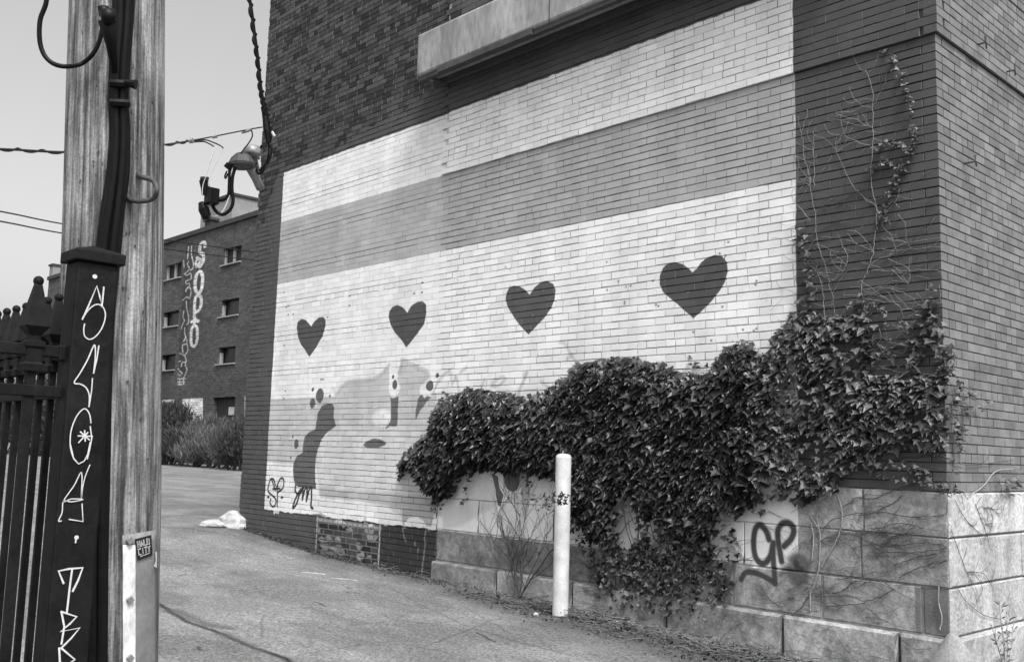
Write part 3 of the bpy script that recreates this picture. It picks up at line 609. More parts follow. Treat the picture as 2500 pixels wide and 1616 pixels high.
while cnt < 13000 and tries < 90000:
    tries += 1
    u = random.uniform(U0, min(U1, .03)); v = random.uniform(VA, VB)
    if not inpoly(u, v, ivyW): continue
    d = edge_dist(u, v, ivyW); dens = 1.0
    if u > -1.35: dens = .75
    if v < 1.05 and u > -4.1: dens = .62
    if u > -1.35 and v > 2.05: dens = .55
    cl = math.sin(u*6.3+1.3*math.sin(v*5))*math.sin(v*8+u*2.2)       # thin spots
    if u > -1.6 and cl < -.35: dens *= .35
    if v < 1.15 and u > -3.9 and math.sin(u*9+2*math.sin(v*4+1))*math.sin(v*6-u*3) < -.25: dens *= .12
    if d < .10 and math.sin(u*31+v*23)*math.sin(u*17-v*29) < -.1: dens *= .3
    h1 = ((u+2.78)/.16)**2+((v-1.02)/.26)**2; h2 = ((u+2.45)/.12)**2+((v-.88)/.2)**2; h3 = ((u+3.62)/.10)**2+((v-1.22)/.12)**2; h4 = ((u+1.0)/.10)**2+((v-1.75)/.10)**2
    if min(h1, h2, h3, h4) < 1: dens *= .12
    if random.random() > dens: continue
    T = thick(u, v, d); q = random.random(); t_ = T*(1-.55*q*q)
    sz = random.choice((random.uniform(.04, .07), random.uniform(.06, .10), random.uniform(.07, .115)))*(1 if u < -1.4 else .78)
    if v < 1.0: sz *= .8
    # shingled lie
    gx = random.gauss(0, .25)
    nrm = Vector((gx+(.15 if d < .2 else 0), -1, .1+random.gauss(0, .12)))
    mx = leafmatx((u, -t_-off(u, v), v+.03), nrm, sz, math.radians(random.gauss(14, 12)), random.gauss(0, .40), random.gauss(0, .28))
    ivy_leaves.append((mx, random.random(), u > -1.5 and random.random() < .55, sz*(1-.3*q)/(CAM[1]*-1-t_))); cnt += 1
# ragged fringe runs and leafy strands climbing the dark wall
def z4(P): return [on_y(x, y, -.02)[[0, 2]] for x, y in zoomed(P, 1850, 0, .36364)]
def z5r(P): return [on_y(x, y, -.02)[[0, 2]] for x, y in zoomed(P, 1850, 560, .36364)]
FR = lambda P: [on_y(x, y, -.03)[[0, 2]] for x, y in P]
strands = [(FR([(1060,1060),(1010,1105),(985,1145),(978,1165)]), .05, 50), (FR([(1075,1095),(1035,1130),(1018,1165)]), .05, 34), (FR([(1110,1180),(1080,1200),(1060,1225)]), .05, 30), (FR([(1090,960),(1075,990),(1062,1030)]), .05, 30), (FR([(1080,1010),(1060,1040),(1045,1062)]), .045, 24),
  (FR([(1440,1300),(1450,1380),(1470,1440)]), .045, 46), (FR([(1540,1340),(1535,1420),(1550,1480)]), .04, 40), (FR([(1690,1360),(1700,1440),(1690,1490)]), .04, 40), (FR([(1390,1230),(1400,1290),(1430,1340)]), .045, 30), (FR([(1150,1165),(1140,1200),(1132,1222)]), .045, 16), (FR([(1280,1160),(1300,1185)]), .04, 12), (FR([(1640,1340),(1620,1420),(1640,1500)]), .035, 44), (FR([(1760,1370),(1775,1400),(1770,1450)]), .05, 24), (FR([(1830,1235),(1850,1250),(1870,1240)]), .04, 16), (z5r([(290,0),(300,50),(330,150),(360,250),(370,350),(380,430),(350,500),(400,580)]), .060, 52), (z5r([(1150,500),(1165,590),(1185,650),(1215,720),(1250,800),(1270,880),(1290,960)]), .075, 60),
           (z5r([(975,590),(1020,660),(1050,750),(1070,820),(1060,900),(1000,960)]), .065, 40), (z5r([(740,600),(760,720),(760,800),(770,880),(740,950)]), .06, 60), (z5r([(300,520),(400,590),(520,600),(640,600),(740,640)]), .06, 60),
           (z5r([(770,1000),(850,1000),(950,1010),(1100,1010),(1250,1010)]), .05, 60), (z4([(850,340),(905,390),(945,480),(990,560),(1020,650),(1040,740),(1045,850),(1065,920),(1050,1000),(1020,1060),(975,1130),(940,1180),(920,1270),(890,1330),(870,1400),(820,1500)]), .034, 230),
           (z4([(790,1010),(850,970),(930,960),(1000,990),(1060,1000)]), .035, 60), (z4([(770,1140),(830,1110),(900,1080),(920,1110)]), .032, 40), (z5r([(690,430),(720,500),(800,510),(860,540)]), .03, 40), (z5r([(870,560),(880,680),(900,800),(920,900)]), .03, 36), (z5r([(620,500),(700,520),(760,560)]), .035, 30),
           (z5r([(1165,350),(1160,440),(1150,510)]), .03, 9),
           ([on_y(x, y, -.02)[[0, 2]] for x, y in ((1690,880),(1740,900),(1790,860),(1820,850),(1840,900),(1835,930))], .05, 70), ([on_y(x, y, -.02)[[0, 2]] for x, y in ((985,1180),(1000,1140),(1030,1120))], .05, 16), ([on_y(x, y, -.02)[[0, 2]] for x, y in ((1085,1200),(1075,1225),(1062,1238))], .05, 18),
           ([on_y(x, y, -.02)[[0, 2]] for x, y in ((2090,1135),(2180,1130),(2250,1150),(2300,1185),(2335,1200))], .045, 60), ([on_y(x, y, -.02)[[0, 2]] for x, y in ((2115,1150),(2170,1160),(2250,1175),(2310,1190))], .03, 50),
           ([on_y(x, y, -.02)[[0, 2]] for x, y in ((1500,1360),(1560,1380),(1640,1370),(1720,1390),(1760,1420))], .04, 120), ([on_y(x, y, -.02)[[0, 2]] for x, y in ((1760,1370),(1770,1430),(1740,1470))], .04, 40), ([on_y(x, y, -.02)[[0, 2]] for x, y in ((1480,1350),(1470,1400),(1500,1440))], .04, 40),
           ([on_y(x, y, -.02)[[0, 2]] for x, y in ((1790,1300),(1810,1330),(1800,1360))], .06, 14)]
for P, sz, n in strands:
    Q = smoothpath(P, 6)
    for _ in range(n):
        i = random.uniform(0, len(Q)-1.01); a = Q[int(i)]; b = Q[int(i)+1]; p = a+(b-a)*(i % 1)
        u = p[0]+random.gauss(0, sz*.5); v = p[1]+random.gauss(0, sz*.4)
        mx = leafmatx((u, -off(u, v)-random.uniform(.01, .07), v), (random.gauss(0, .3), -1, random.gauss(.1, .2)), sz*random.uniform(.6, 1.25), math.radians(random.gauss(30, 18)), random.gauss(0, .6), random.gauss(0, .4))
        ivy_leaves.append((mx, random.random(), u > -1.7, sz*.1))
for _ in range(1100):   # loose small leaves over the lower stones
    px = random.gauss(1610, 95); py = random.triangular(1320, 1520, 1350)
    if not 1455 < px < 1785: continue
    u, v = on_y(px, py, -.04)[[0, 2]]; mx = leafmatx((u, -random.uniform(.06, .12), v), (random.gauss(0, .4), -1, random.gauss(.1, .3)), random.uniform(.02, .055), math.radians(random.gauss(20, 20)), random.gauss(0, .9), 0)
    ivy_leaves.append((mx, random.random(), random.random() < .5, .001))
for px0, py0, n, s in ((1300, 1215, 16, .035), (1370, 1215, 34, .04), (1330, 1230, 12, .03)):   # wisps crossing the bollard
    for _ in range(n):
        px = random.gauss(px0, 18); py = random.gauss(py0, 9); p = at(px, py, 8.6); ivy_leaves.append((leafmatx(p, (.5, -1, .1), s*random.uniform(.6, 1.2), .5, random.gauss(0, .8)), random.random(), False, .001))
# leaves wrapping the corner onto the side face
for P, sz, n in (([(2318,950),(2345,960),(2370,962)], .05, 30), ([(2320,990),(2350,1000),(2380,990),(2400,985)], .045, 30), ([(2325,1030),(2340,1060),(2335,1100)], .05, 26), ([(2330,1120),(2330,1150)], .03, 8), ([(2440,1170),(2460,1185),(2475,1175)], .045, 30), ([(2310,860),(2312,920)], .05, 14)):
    Q = smoothpath([on_x(x, y, .03)[[1, 2]] for x, y in P], 5)
    for _ in range(n):
        i = random.uniform(0, len(Q)-1.01); p = Q[int(i)]
        mx = leafmatx((random.uniform(.02, .08), p[0]+random.gauss(0, .04), p[1]+random.gauss(0, .03)), (1, random.gauss(-.2, .3), .2), sz*random.uniform(.7, 1.2), math.radians(35), random.gauss(0, .6)); ivy_leaves.append((mx, random.random(), True, .001))
lv = sorted(range(len(ivy_leaves)), key=lambda i: -ivy_leaves[i][3]); ones = set(lv[:290])
f1 = MB(); f2 = MB(); lvar = []
for q in range(6):
    m_ = MB(); m_.tone = (q+.5)/6; m_.add([(v[0]*random.uniform(.93, 1.07), v[1]*random.uniform(.93, 1.07), v[2]) for v in LEAF_V], LEAF_F); lvar.append([m_.build('leaf', M['ivy'], link=False, smooth=False).data, None])
for i, (mx, tone, pale, s) in enumerate(ivy_leaves):
    if i in ones:
        o = bpy.data.objects.new('leaf', lvar[random.randrange(6)][0]); COL.objects.link(o); o.parent = ivy; o.matrix_local = Matrix.Translation(-ivy.location) @ mx
    else: add_leaf(f2 if pale else f1, mx, tone)
setp(f1.build('foliage', M['ivy'], ivy), kind='stuff'); setp(f2.build('foliage', M['ivy_pale'], ivy), kind='stuff')
# ivy stems: hidden runners and trunk at the foot
def wander(p, d, n, step, plane='W', amp=.35, r0=.004, lift=.012, grav=0.0):
    pts = []; a = math.atan2(d[1], d[0]); u, v = p
    for i in range(n):
        pts.append((u, -off(u, v)-lift-.004*math.sin(i*1.7), v) if plane == 'W' else (lift+off(0, v), u, v)); a += random.gauss(0, amp); a += grav*math.sin(math.pi/2-a)
        u += math.cos(a)*step; v += math.sin(a)*step
        if plane == 'W' and u > .0: break
        if plane == 'R' and u < 0.0: break
    return pts
sm = MB()
for px, py in ((1590,1520),(1600,1515),(1570,1500),(1630,1520),(1540,1490),(1500,1480)):
    p = on_y(px, py, -.1); a = (p[0], p[2])
    for _ in range(4): sm.tube([(q[0], q[1]-.02, q[2]) for q in wander(a, (random.uniform(-.8, .8), 1), 26, .045, amp=.22)], [.005*(1-i/30)+.0012 for i in range(26)], 5)
setp(sm.build('stem', M['stem_dark'], ivy), kind='stuff')
# bare vines on the dark corner wall
vine = empty('climbing_vine', (-.7, 0, .3), 'bare pale creeper stems branching up the dark brick beside the mural', 'vine')
VP = [z4([(797,1540),(795,1400),(770,1300),(755,1130),(768,1000),(768,850),(770,700),(765,590),(720,460)]), z5r([(785,0),(775,130),(755,220),(720,310),(690,380),(705,470),(720,560)]), z4([(795,1385),(720,1335),(640,1250),(560,1100),(520,980),(530,900)]),
      z4([(385,1540),(380,1400),(350,1270),(345,1200),(310,1060),(300,960),(280,850),(265,780)]), z5r([(385,0),(400,100),(430,180),(455,270),(475,350),(495,430),(505,500),(520,590)]), z4([(755,980),(640,940),(540,905),(490,900)]),
      z4([(755,850),(690,825),(660,760)]), z4([(765,720),(700,715),(640,745),(560,760)]), z4([(375,1270),(375,1100),(372,960),(375,860)]), z4([(350,1480),(265,1380),(230,1340)]),
      z5r([(740,250),(800,200),(870,180),(960,140),(1080,125),(1180,118),(1240,120)]), z5r([(760,275),(900,270),(980,275),(1080,270),(1200,275),(1240,300)]), z5r([(740,400),(820,385),(900,400),(980,430),(1060,465)]), z5r([(700,470),(830,480),(900,490),(950,520),(975,590)]),
      z5r([(960,545),(1040,520),(1130,505),(1180,490),(1245,490)]), z5r([(900,270),(950,320),(1010,360)]), z5r([(880,180),(940,110),(1040,80),(1120,70),(1230,50)]), z5r([(770,150),(700,110),(650,90),(600,20)]), z5r([(590,240),(600,180),(560,100),(540,30)]), z5r([(500,340),(560,290),(590,240)]),
      z5r([(445,590),(440,480),(430,380),(400,300),(380,260)]), z5r([(1000,590),(1050,560),(1160,510)]), z5r([(780,760),(840,790),(880,830),(905,910)]), z5r([(910,760),(980,780),(1050,800)]), z5r([(820,830),(930,770),(1010,740)]), z5r([(790,930),(870,935),(940,955),(1040,960),(1180,970),(1250,975)])]
vm = MB()
def jig(P, a=.006): return [(p[0]+random.gauss(0, a), -off(p[0], p[1])-.012, p[1]+random.gauss(0, a)) for p in P]
for P in VP:
    if not len(P): continue
    Q = smoothpath(P, 5); J = jig(Q, .004); big = P is VP[0] or P is VP[1]; r0 = .0036 if big else .0021
    vm.tube(J, [r0*(1-.5*i/len(J)) for i in range(len(J))], 4)
    for _ in range(5):
        q = random.choice(Q); vm.tube(wander((q[0], q[1]), (random.choice((-1, 1))*random.uniform(.4, 1), random.uniform(-.1, 1)), random.randrange(6, 16), .022, amp=.2), .0014, 3)
setp(vm.build('stem', M['stem_pale'], vine), kind='stuff'); vm = MB()
for _ in range(110):
    u = random.uniform(-1.1, -.05); v = random.uniform(2.1, 3.7); vm.tube(wander((u, v), (random.choice((-1, 1)), random.uniform(-.3, .8)), random.randrange(8, 20), .024, amp=.2), .0014, 3)
for _ in range(16):   # tendrils reaching over the white edge
    v = random.uniform(2.5, 3.6); vm.tube(wander((-1.1, v), (-1, random.uniform(-.9, .3)), random.randrange(4, 9), .02, amp=.25), .002, 3)
setp(vm.build('tendril', M['stem_dark'], vine), kind='stuff')
# creeper on the stones
vs2 = empty('wall_creeper', (-.7, 0, .1), 'leafless creeper runners spreading over the grey corner stones', 'vine')
z6 = lambda P: [on_y(x, y, -.01)[[0, 2]] for x, y in zoomed(P, 1800, 1080, .348)]
pale = MB(); dark = MB()
for P in ([(700,280),(710,380),(735,470),(735,560),(715,640),(690,700),(640,790),(590,880)], [(500,500),(575,610),(580,720),(575,870),(550,980),(515,1060),(515,1180)], [(655,300),(655,370)], [(1415,1010),(1415,1130),(1435,1220),(1425,1310)], [(1020,1350),(1060,1420),(1070,1530)], [(560,520),(575,610)], [(515,560),(535,650),(530,760),(525,830)]):
    Q = smoothpath(z6(P), 5); pale.tube(jig(Q, .002), .0055, 5)
for P in ([(730,640),(800,640),(870,665),(940,710),(1000,755),(1060,765)], [(590,690),(640,665),(700,670),(760,700),(830,750)], [(600,620),(650,550),(730,525),(830,495),(930,500),(1000,470),(1100,420),(1160,370)], [(740,450),(790,420),(840,385),(920,395),(1000,380),(1100,330),(1200,300),(1280,270)],
          [(730,600),(800,620),(900,635),(1000,640),(1100,640)], [(1480,830),(1400,840),(1300,870),(1200,910),(1130,945)], [(1470,740),(1350,760),(1200,770),(1080,770),(1000,755)], [(1450,720),(1300,700),(1150,720),(1000,720),(940,700)], [(1300,600),(1200,570),(1100,570),(1000,600),(930,600)], [(1290,520),(1200,520),(1080,500),(980,490),(850,510)],
          [(1400,780),(1280,800),(1180,830),(1100,860)], [(1240,590),(1150,650),(1080,660),(1000,720)], [(540,1070),(650,1080),(760,1070),(900,1110),(1000,1080),(1100,1030)], [(1100,1030),(1020,970),(900,960),(800,950),(700,960)], [(620,1150),(760,1140),(900,1120)], [(560,990),(640,1040),(720,1050),(840,960)],
          [(900,1150),(1000,1230),(1060,1260)], [(1070,1530),(980,1450),(900,1380),(800,1350)], [(1070,1530),(1000,1500),(850,1470),(700,1440)], [(1080,1500),(1200,1400),(1300,1380)], [(300,1150),(220,1090),(150,990)], [(0,830),(60,820),(110,830)], [(380,1220),(460,1140),(500,1070)], [(40,1340),(120,1270),(200,1210)], [(470,1500),(600,1400),(700,1350),(760,1300)], [(0,1480),(100,1400),(180,1330)]):
    Q = smoothpath(z6(P), 5); dark.tube(jig(Q, .003), .003, 4)
    for _ in range(5):
        q = random.choice(Q); dark.tube(wander((q[0], q[1]), (random.choice((-1, 1)), random.uniform(-.5, .5)), random.randrange(6, 18), .022, amp=.2), .0016, 3)
for _ in range(60):
    u = random.uniform(-1.9, -.05); v = random.uniform(.1, 1.4); dark.tube(wander((u, v), (-1, random.uniform(-.6, .6)), random.randrange(8, 20), .024, amp=.16, lift=.012 if v > .45 else .065), .0014, 3)
for _ in range(60):
    u = random.uniform(-4.3, -2.0); v = random.uniform(.12, .9); dark.tube(wander((u, v), (random.choice((-1, 1)), random.uniform(-.4, .8)), random.randrange(8, 20), .026, amp=.16, lift=.012 if v > .45 else .065), .0014, 3)
for P in ([(2150,1135),(2200,1118),(2290,1112),(2330,1125)],): dark.tube(jig(smoothpath([on_y(x, y, -.01)[[0, 2]] for x, y in P], 5), .003), .005, 4)
for P in ([(2310,1170),(2330,1190),(2370,1203),(2400,1185),(2430,1150),(2473,1145)], [(2330,1220),(2355,1265),(2390,1300),(2410,1310)], [(2320,1290),(2345,1360),(2360,1400),(2370,1420)], [(2336,1435),(2360,1470),(2400,1500),(2440,1510)], [(2300,1120),(2360,1135),(2420,1130),(2473,1122)], [(2410,1310),(2395,1270),(2380,1230)], [(2440,1260),(2420,1240),(2400,1240)], [(2360,1395),(2400,1400),(2420,1430)]):
    Q = smoothpath([on_x(x, y, .01)[[1, 2]] for x, y in P], 5); m_ = pale if P[0][0] == 2310 else dark
    m_.tube([(.014, q[0], q[1]) for q in Q], .004 if m_ is pale else .0022, 4)
    for _ in range(6):
        q = random.choice(Q); dark.tube(wander((q[0], q[1]), (1, random.uniform(-.9, .6)), random.randrange(5, 14), .022, 'R', .22), .0013, 3)
setp(pale.build('stem', M['stem_pale'], vs2), kind='stuff'); setp(dark.build('runner', M['stem_dark'], vs2), kind='stuff')

# bare shrub against the smooth stone, left of the bollard
sh = empty('bare_shrub', on_y(1258, 1470, -.12), 'leafless twiggy shrub growing up the stone left of the white bollard', 'shrub')
def branch(mb_, p, d, L, r, lev, spread=.5):
    pts = [p]; q = Vector(p); dd = Vector(d).normalized(); n = 7
    for i in range(n):
        dd = (dd+Vector((random.gauss(0, .12), random.gauss(0, .04), random.gauss(.03, .10)))).normalized(); q = q+dd*L/n; q.y = min(q.y, -.02); pts.append(q.copy())
        if lev > 0 and i > 0 and random.random() < .75:
            s_ = random.choice((-1, 1)); bd = (dd+Vector((s_*random.uniform(.4, 1.0), random.uniform(-.2, .1), random.uniform(-.2, .4)))).normalized(); branch(mb_, q.copy(), bd, L*random.uniform(.35, .65), r*.55, lev-1)
    mb_.tube(pts, [r*(1-.6*i/n) for i in range(n+1)], 4 if r > .004 else 3)
sb = MB(); base = Vector(sh.location)
for (tx, ty), r in (((1258,1330), .013), ((1300,1250), .010), ((1225,1240), .009), ((1360,1210), .009), ((1335,1300), .007), ((1180,1330), .007)):
    tgt = Vector(on_y(tx, ty, -.12)); branch(sb, base+Vector((random.uniform(-.04, .04), 0, -.05)), tgt-base, (tgt-base).length, r, 3)
setp(sb.build('branch', M['stem_dark'], sh), kind='stuff')
lf = MB()
for _ in range(34):
    p = at(random.gauss(1345, 28), random.gauss(1225, 14), 9.0); add_leaf(lf, leafmatx(p, (.3, -1, .2), random.uniform(.02, .04), .5, random.gauss(0, .8)), random.random())
setp(lf.build('foliage', M['ivy'], sh), kind='stuff')

# ------------------------------------------------------------------ bollard
bp = on_y(1368, 1488, -.44); bp[2] = gz(bp[0], bp[1]); d_b = project(bp)[2]; bh = (project(bp)[1]-1112)/F*d_b
bo = empty('bollard', bp, 'white painted steel pipe bollard standing in front of the ivy', 'bollard')
rb = 19.5/F*d_b; print('bollard', bp, 'h', bh, 'r', rb)
mb = MB(); mb.lathe(bp, [(rb*.98, -.1), (rb, 0), (rb*1.0, .3), (rb*.995, bh-.03), (rb*.98, bh-.015)], 32); mb.build('pipe', M['bollard'], bo, smooth=True)
mb = MB(); mb.lathe(bp, [(rb*.94, bh-.02), (rb*.90, bh-.006), (rb*.6, bh+.004), (rb*.2, bh+.007)], 32); mb.build('cap', M['bollard'], bo, smooth=True)
mb = MB(); mb.lathe(bp, [(rb*1.35, -.08), (rb*1.3, .005), (rb*1.02, .02)], 20); mb.build('collar', M['litter'], bo)

# ------------------------------------------------------------------ utility pole
DP = 3.4
pt_, pb_ = Vector(at(291, -60, DP)), Vector(at(255, 1480, DP)); ax_ = (pb_-pt_).normalized()
foot = pb_+ax_*((pb_.z-.0)/abs(ax_.z)+.15); top = pt_-ax_*1.2
pole = empty('utility_pole', (foot.x, foot.y, 0), 'thick weathered wooden utility pole carrying a bundle of black cables', 'utility pole')
def prad(P): t = (Vector(P)-pt_).dot(ax_)/(pb_-pt_).length; return (108+18*t)/F*DP
mb = MB(); n = 48; vs = []; fs = []; NR = 60
a_ = ax_.cross(Vector((0, 1, 0))).normalized(); b_ = ax_.cross(a_).normalized()
grooves = [(random.uniform(0, 6.28), random.uniform(.002, .006)) for _ in range(14)]
for i in range(NR+1):
    c = top.lerp(foot, i/NR); r = prad(c)
    for k in range(n):
        w = 2*math.pi*k/n; rr = r*(1+.012*math.sin(3*w+i*.15)+.006*math.sin(7*w+i*.4))
        for gw, gd in grooves:
            dw = abs((w-gw-.02*math.sin(i*.3)+math.pi) % (2*math.pi)-math.pi)
            if dw < .09: rr -= gd*(1-dw/.09)
        vs.append(c+(a_*math.cos(w)+b_*math.sin(w))*rr)
for i in range(NR):
    for k in range(n): fs.append((i*n+k, i*n+(k+1) % n, (i+1)*n+(k+1) % n, (i+1)*n+k))
fs.append(tuple(range(n))); mb.add(vs, fs); shaft = mb.build('pole_shaft', M['wood'], pole, smooth=True)
ga = shaft.data.attributes.new('grain', 'FLOAT_VECTOR', 'POINT'); gv = []
for i in range(NR+1):
    hh = (foot-top).length*i/NR
    for k in range(n): w = 2*math.pi*k/n; gv += [.155*math.cos(w), .155*math.sin(w), hh]
ga.data.foreach_set('vector', gv)
camV = Vector(CAM)
def psurf(px, py, lift=0.0):
    """point on the pole's near surface seen at the photo position"""
    r = Vector(ray(px, py)).normalized(); o = camV-pt_; A = r-ax_*r.dot(ax_); Bv = o-ax_*o.dot(ax_); R0 = prad(at(px, py, DP))+lift
    a = A.dot(A); b = 2*A.dot(Bv); c = Bv.dot(Bv)-R0*R0; D = b*b-4*a*c
    if D < 0: return Vector(at(px, py, DP-.02))
    return camV+r*((-b-math.sqrt(D))/(2*a))
offs = [-19, -9, 1, 10, 18]; pathc = [(304,-60),(300,60),(292,160),(290,250),(292,330),(288,420),(276,510),(266,590),(258,680),(250,800),(244,950),(240,1150),(238,1350),(236,1620),(235,1900)]
for j, o_ in enumerate(offs):
    P = []
    for i, (x, y) in enumerate(pathc):
        w = 1.0 if i > 4 or i < 1 else .85; xx = x+o_*w*(1.15 if 5 < i < 9 else 1)+random.uniform(-1.5, 1.5); P.append(psurf(xx, y, .014+.012*(j % 2)))
    mb = MB(); mb.tube(smoothpath(P, 5), .0135, 8); mb.build('cable', M['cable'], pole, smooth=True)
mb = MB(); Lp = [(118,-40),(112,10),(98,50),(97,100),(108,135),(130,156),(160,163),(195,158),(222,138),(240,108),(250,70),(252,40)]
mb.tube(smoothpath([at(x, y, 3.15+.06*(i > 6)) for i, (x, y) in enumerate(Lp)], 5), .0075, 8); mb.build('cable_loop', M['cable'], pole, smooth=True)
mb = MB(); mb.tube([at(252, 18, 3.12), at(254, 34, 3.12), at(270, 40, 3.12)], .018, 8); mb.tube([at(262, 28, 3.1), at(268, 50, 3.1), at(272, 56, 3.1)], [.026, .024, .014], 8); mb.tube([at(262, 50, 3.12), at(272, 110, 3.15), at(280, 180, 3.18)], [.03, .018, .01], 8); mb.build('splice', M['cable'], pole, smooth=True)
for y, w in ((205, 1), (252, 0)):
    mb = MB(); mb.tube([psurf(x, y+(x-290)*.05, .045) for x in (268, 280, 292, 304, 316)], .013, 6); 
    if w: mb.tube([psurf(305, y-4, .05), psurf(318, y-1, .06), psurf(332, y+2, .07)], [.010, .012, .017], 8)
    mb.build('cable_clamp', M['cable'], pole)
p1, p2, p3, p4, p5 = psurf(338, 424), psurf(345, 432, .05), psurf(384, 460, .11), psurf(378, 488, .09), psurf(314, 487, .0)
mb = MB(); mb.tube(smoothpath([p1, p2, psurf(372, 440, .09), at(383, 462, 3.2), at(374, 485, 3.22), psurf(340, 492, .06), p5], 5), .0085, 8); mb.build('step_iron', M['undermetal'], pole, smooth=True)
for x, y in ((345, 430), (322, 486), (272, 470), (330, 600), (350, 760), (312, 930), (362, 1120), (240, 370), (228, 395), (262, 505), (372, 250), (300, 700), (345, 1020)):
    mb = MB(); q = psurf(x, y, 0); mb.tube([q, q+(camV-q).normalized()*.006], .004, 5); mb.build('nail', M['undermetal'], pole)
# steel guard plate wrapped low on the pole
def wrap(name, x0, x1, y0, y1, lift, mat, parent, topskew=0, nx_=10, ny_=16, ragged=0, th=.003):
    mb = MB(); vs = []; fs = []
    for j in range(ny_+1):
        for i in range(nx_+1):
            fx = i/nx_; yy = y0+(y1-y0)*j/ny_+topskew*fx*(1-j/ny_)
            sh_ = (-.012*(yy-y0)); vs.append(psurf(x0+(x1-x0)*fx+sh_*0+(random.uniform(-ragged, ragged) if i in (0, nx_) else 0), yy, lift))
    for j in range(ny_):
        for i in range(nx_): a = j*(nx_+1)+i; fs.append((a, a+nx_+1, a+nx_+2, a+1))
    mb.add(vs, fs); o = mb.build(name, mat, parent, smooth=True)
    md = o.modifiers.new('thick', 'SOLIDIFY'); md.thickness = th; md.offset = 1
    return o
plate = wrap('guard_plate', 298, 381.5, 1306, 1720, .006, M['plate'], pole, topskew=-13)
wrap('bleached_strip', 300, 331, 1330, 1720, .0065+.003, M['plate_pale'], plate, ragged=.6, th=.0008)
for x, y in ((316, 1319), (317, 1463), (317, 1605)):
    q = psurf(x, y, .012); nn = (q-(pt_+ax_*(q-pt_).dot(ax_))).normalized(); mb = MB()
    t1 = nn.cross(ax_).normalized(); s_ = .0115; cs = [q+(t1*math.cos(w)+ax_*math.sin(w))*s_*1.2 for w in (.2, 1.77, 3.34, 4.91)]; mb.add(cs+[c+nn*.009 for c in cs], [(3,2,1,0),(4,5,6,7),(0,1,5,4),(1,2,6,5),(2,3,7,6),(3,0,4,7)]); mb.build('bolt', M['galv'], plate, bevel=.001)
mb = MB(); mb.add([psurf(x, y, .013) for x, y in ((379, 1347), (382.5, 1346), (382.5, 1386), (376, 1382), (380, 1370))], [(0, 1, 2, 3, 4)]); o = mb.build('torn_paper', M['whitepaint'], plate); o.modifiers.new('t', 'SOLIDIFY').thickness = .001
# sticker lettered HALO CITY
def bil(c, u, v): return tuple(c[0][i]*(1-u)*(1-v)+c[1][i]*u*(1-v)+c[2][i]*u*v+c[3][i]*(1-u)*v for i in (0, 1))
SC = [(329, 1316), (369.5, 1305), (373, 1355), (336, 1368)]
mb = MB(); vs = []; k = 8
for j in range(k+1):
    for i in range(k+1): x, y = bil(SC, i/k, j/k); vs.append(psurf(x, y, .013))
mb.add(vs, [(j*(k+1)+i, (j+1)*(k+1)+i, (j+1)*(k+1)+i+1, j*(k+1)+i+1) for j in range(k) for i in range(k)]); stk = mb.build('sticker', M['stickerblack'], plate); stk.modifiers.new('t', 'SOLIDIFY').thickness = .0006
GL = {'H': [[(0,0),(0,1)],[(1,0),(1,1)],[(0,.5),(1,.5)]], 'A': [[(0,1),(.5,0),(1,1)],[(.25,.65),(.75,.65)]], 'L': [[(0,0),(0,1),(1,1)]], 'O': [[(0,0),(1,0),(1,1),(0,1),(0,0)]], 'C': [[(1,0),(0,0),(0,1),(1,1)]], 'I': [[(.5,0),(.5,1)]], 'T': [[(0,0),(1,0)],[(.5,0),(.5,1)]], 'Y': [[(0,0),(.5,.5),(1,0)],[(.5,.5),(.5,1)]]}
RIB = 0
def ribbon(mb_, pts, w, nf):
    global RIB
    RIB += 1; P = [Vector(p) for p in pts]; P = [p for i, p in enumerate(P) if i == 0 or (p-P[i-1]).length > 1e-6]; vs = []
    for i, p in enumerate(P):
        n_ = nf(p); t1 = (P[i]-P[i-1]).normalized() if i else (P[1]-P[0]).normalized(); t2 = (P[i+1]-P[i]).normalized() if i < len(P)-1 else t1
        t = (t1+t2); t = t.normalized() if t.length > .3 else t2; s_ = t.cross(n_).normalized()*w/2
        if i == 0: p = p-t*w*.35
        if i == len(P)-1: p = p+t*w*.35
        q = p+n_*(.00012*(RIB % 9)); vs += [q-s_, q+s_]
    mb_.add(vs, [(2*i, 2*i+1, 2*i+3, 2*i+2) for i in range(len(P)-1)])
for lift, w, mat, nm in ((.0138, .0042, M['whitepaint'], 'lettering_outline'), (.0143, .0014, M['stickergrey'], 'lettering')):
    mb = MB()
    for word, v0, v1 in (('HALO', .14, .40), ('CITY', .50, .77)):
        for i, ch in enumerate(word):
            u0 = .13+i*.195
            for st in GL[ch]:
                P = [psurf(*bil(SC, u0+a*.13, v0+b*(v1-v0)), lift) for a, b in st]; ribbon(mb, P, w, lambda q: (camV-q).normalized())
    if lift < .014: ribbon(mb, [psurf(*bil(SC, .2, .86), lift), psurf(*bil(SC, .8, .84), lift)], .0015, lambda q: (camV-q).normalized())
    mb.build(nm, mat, stk)

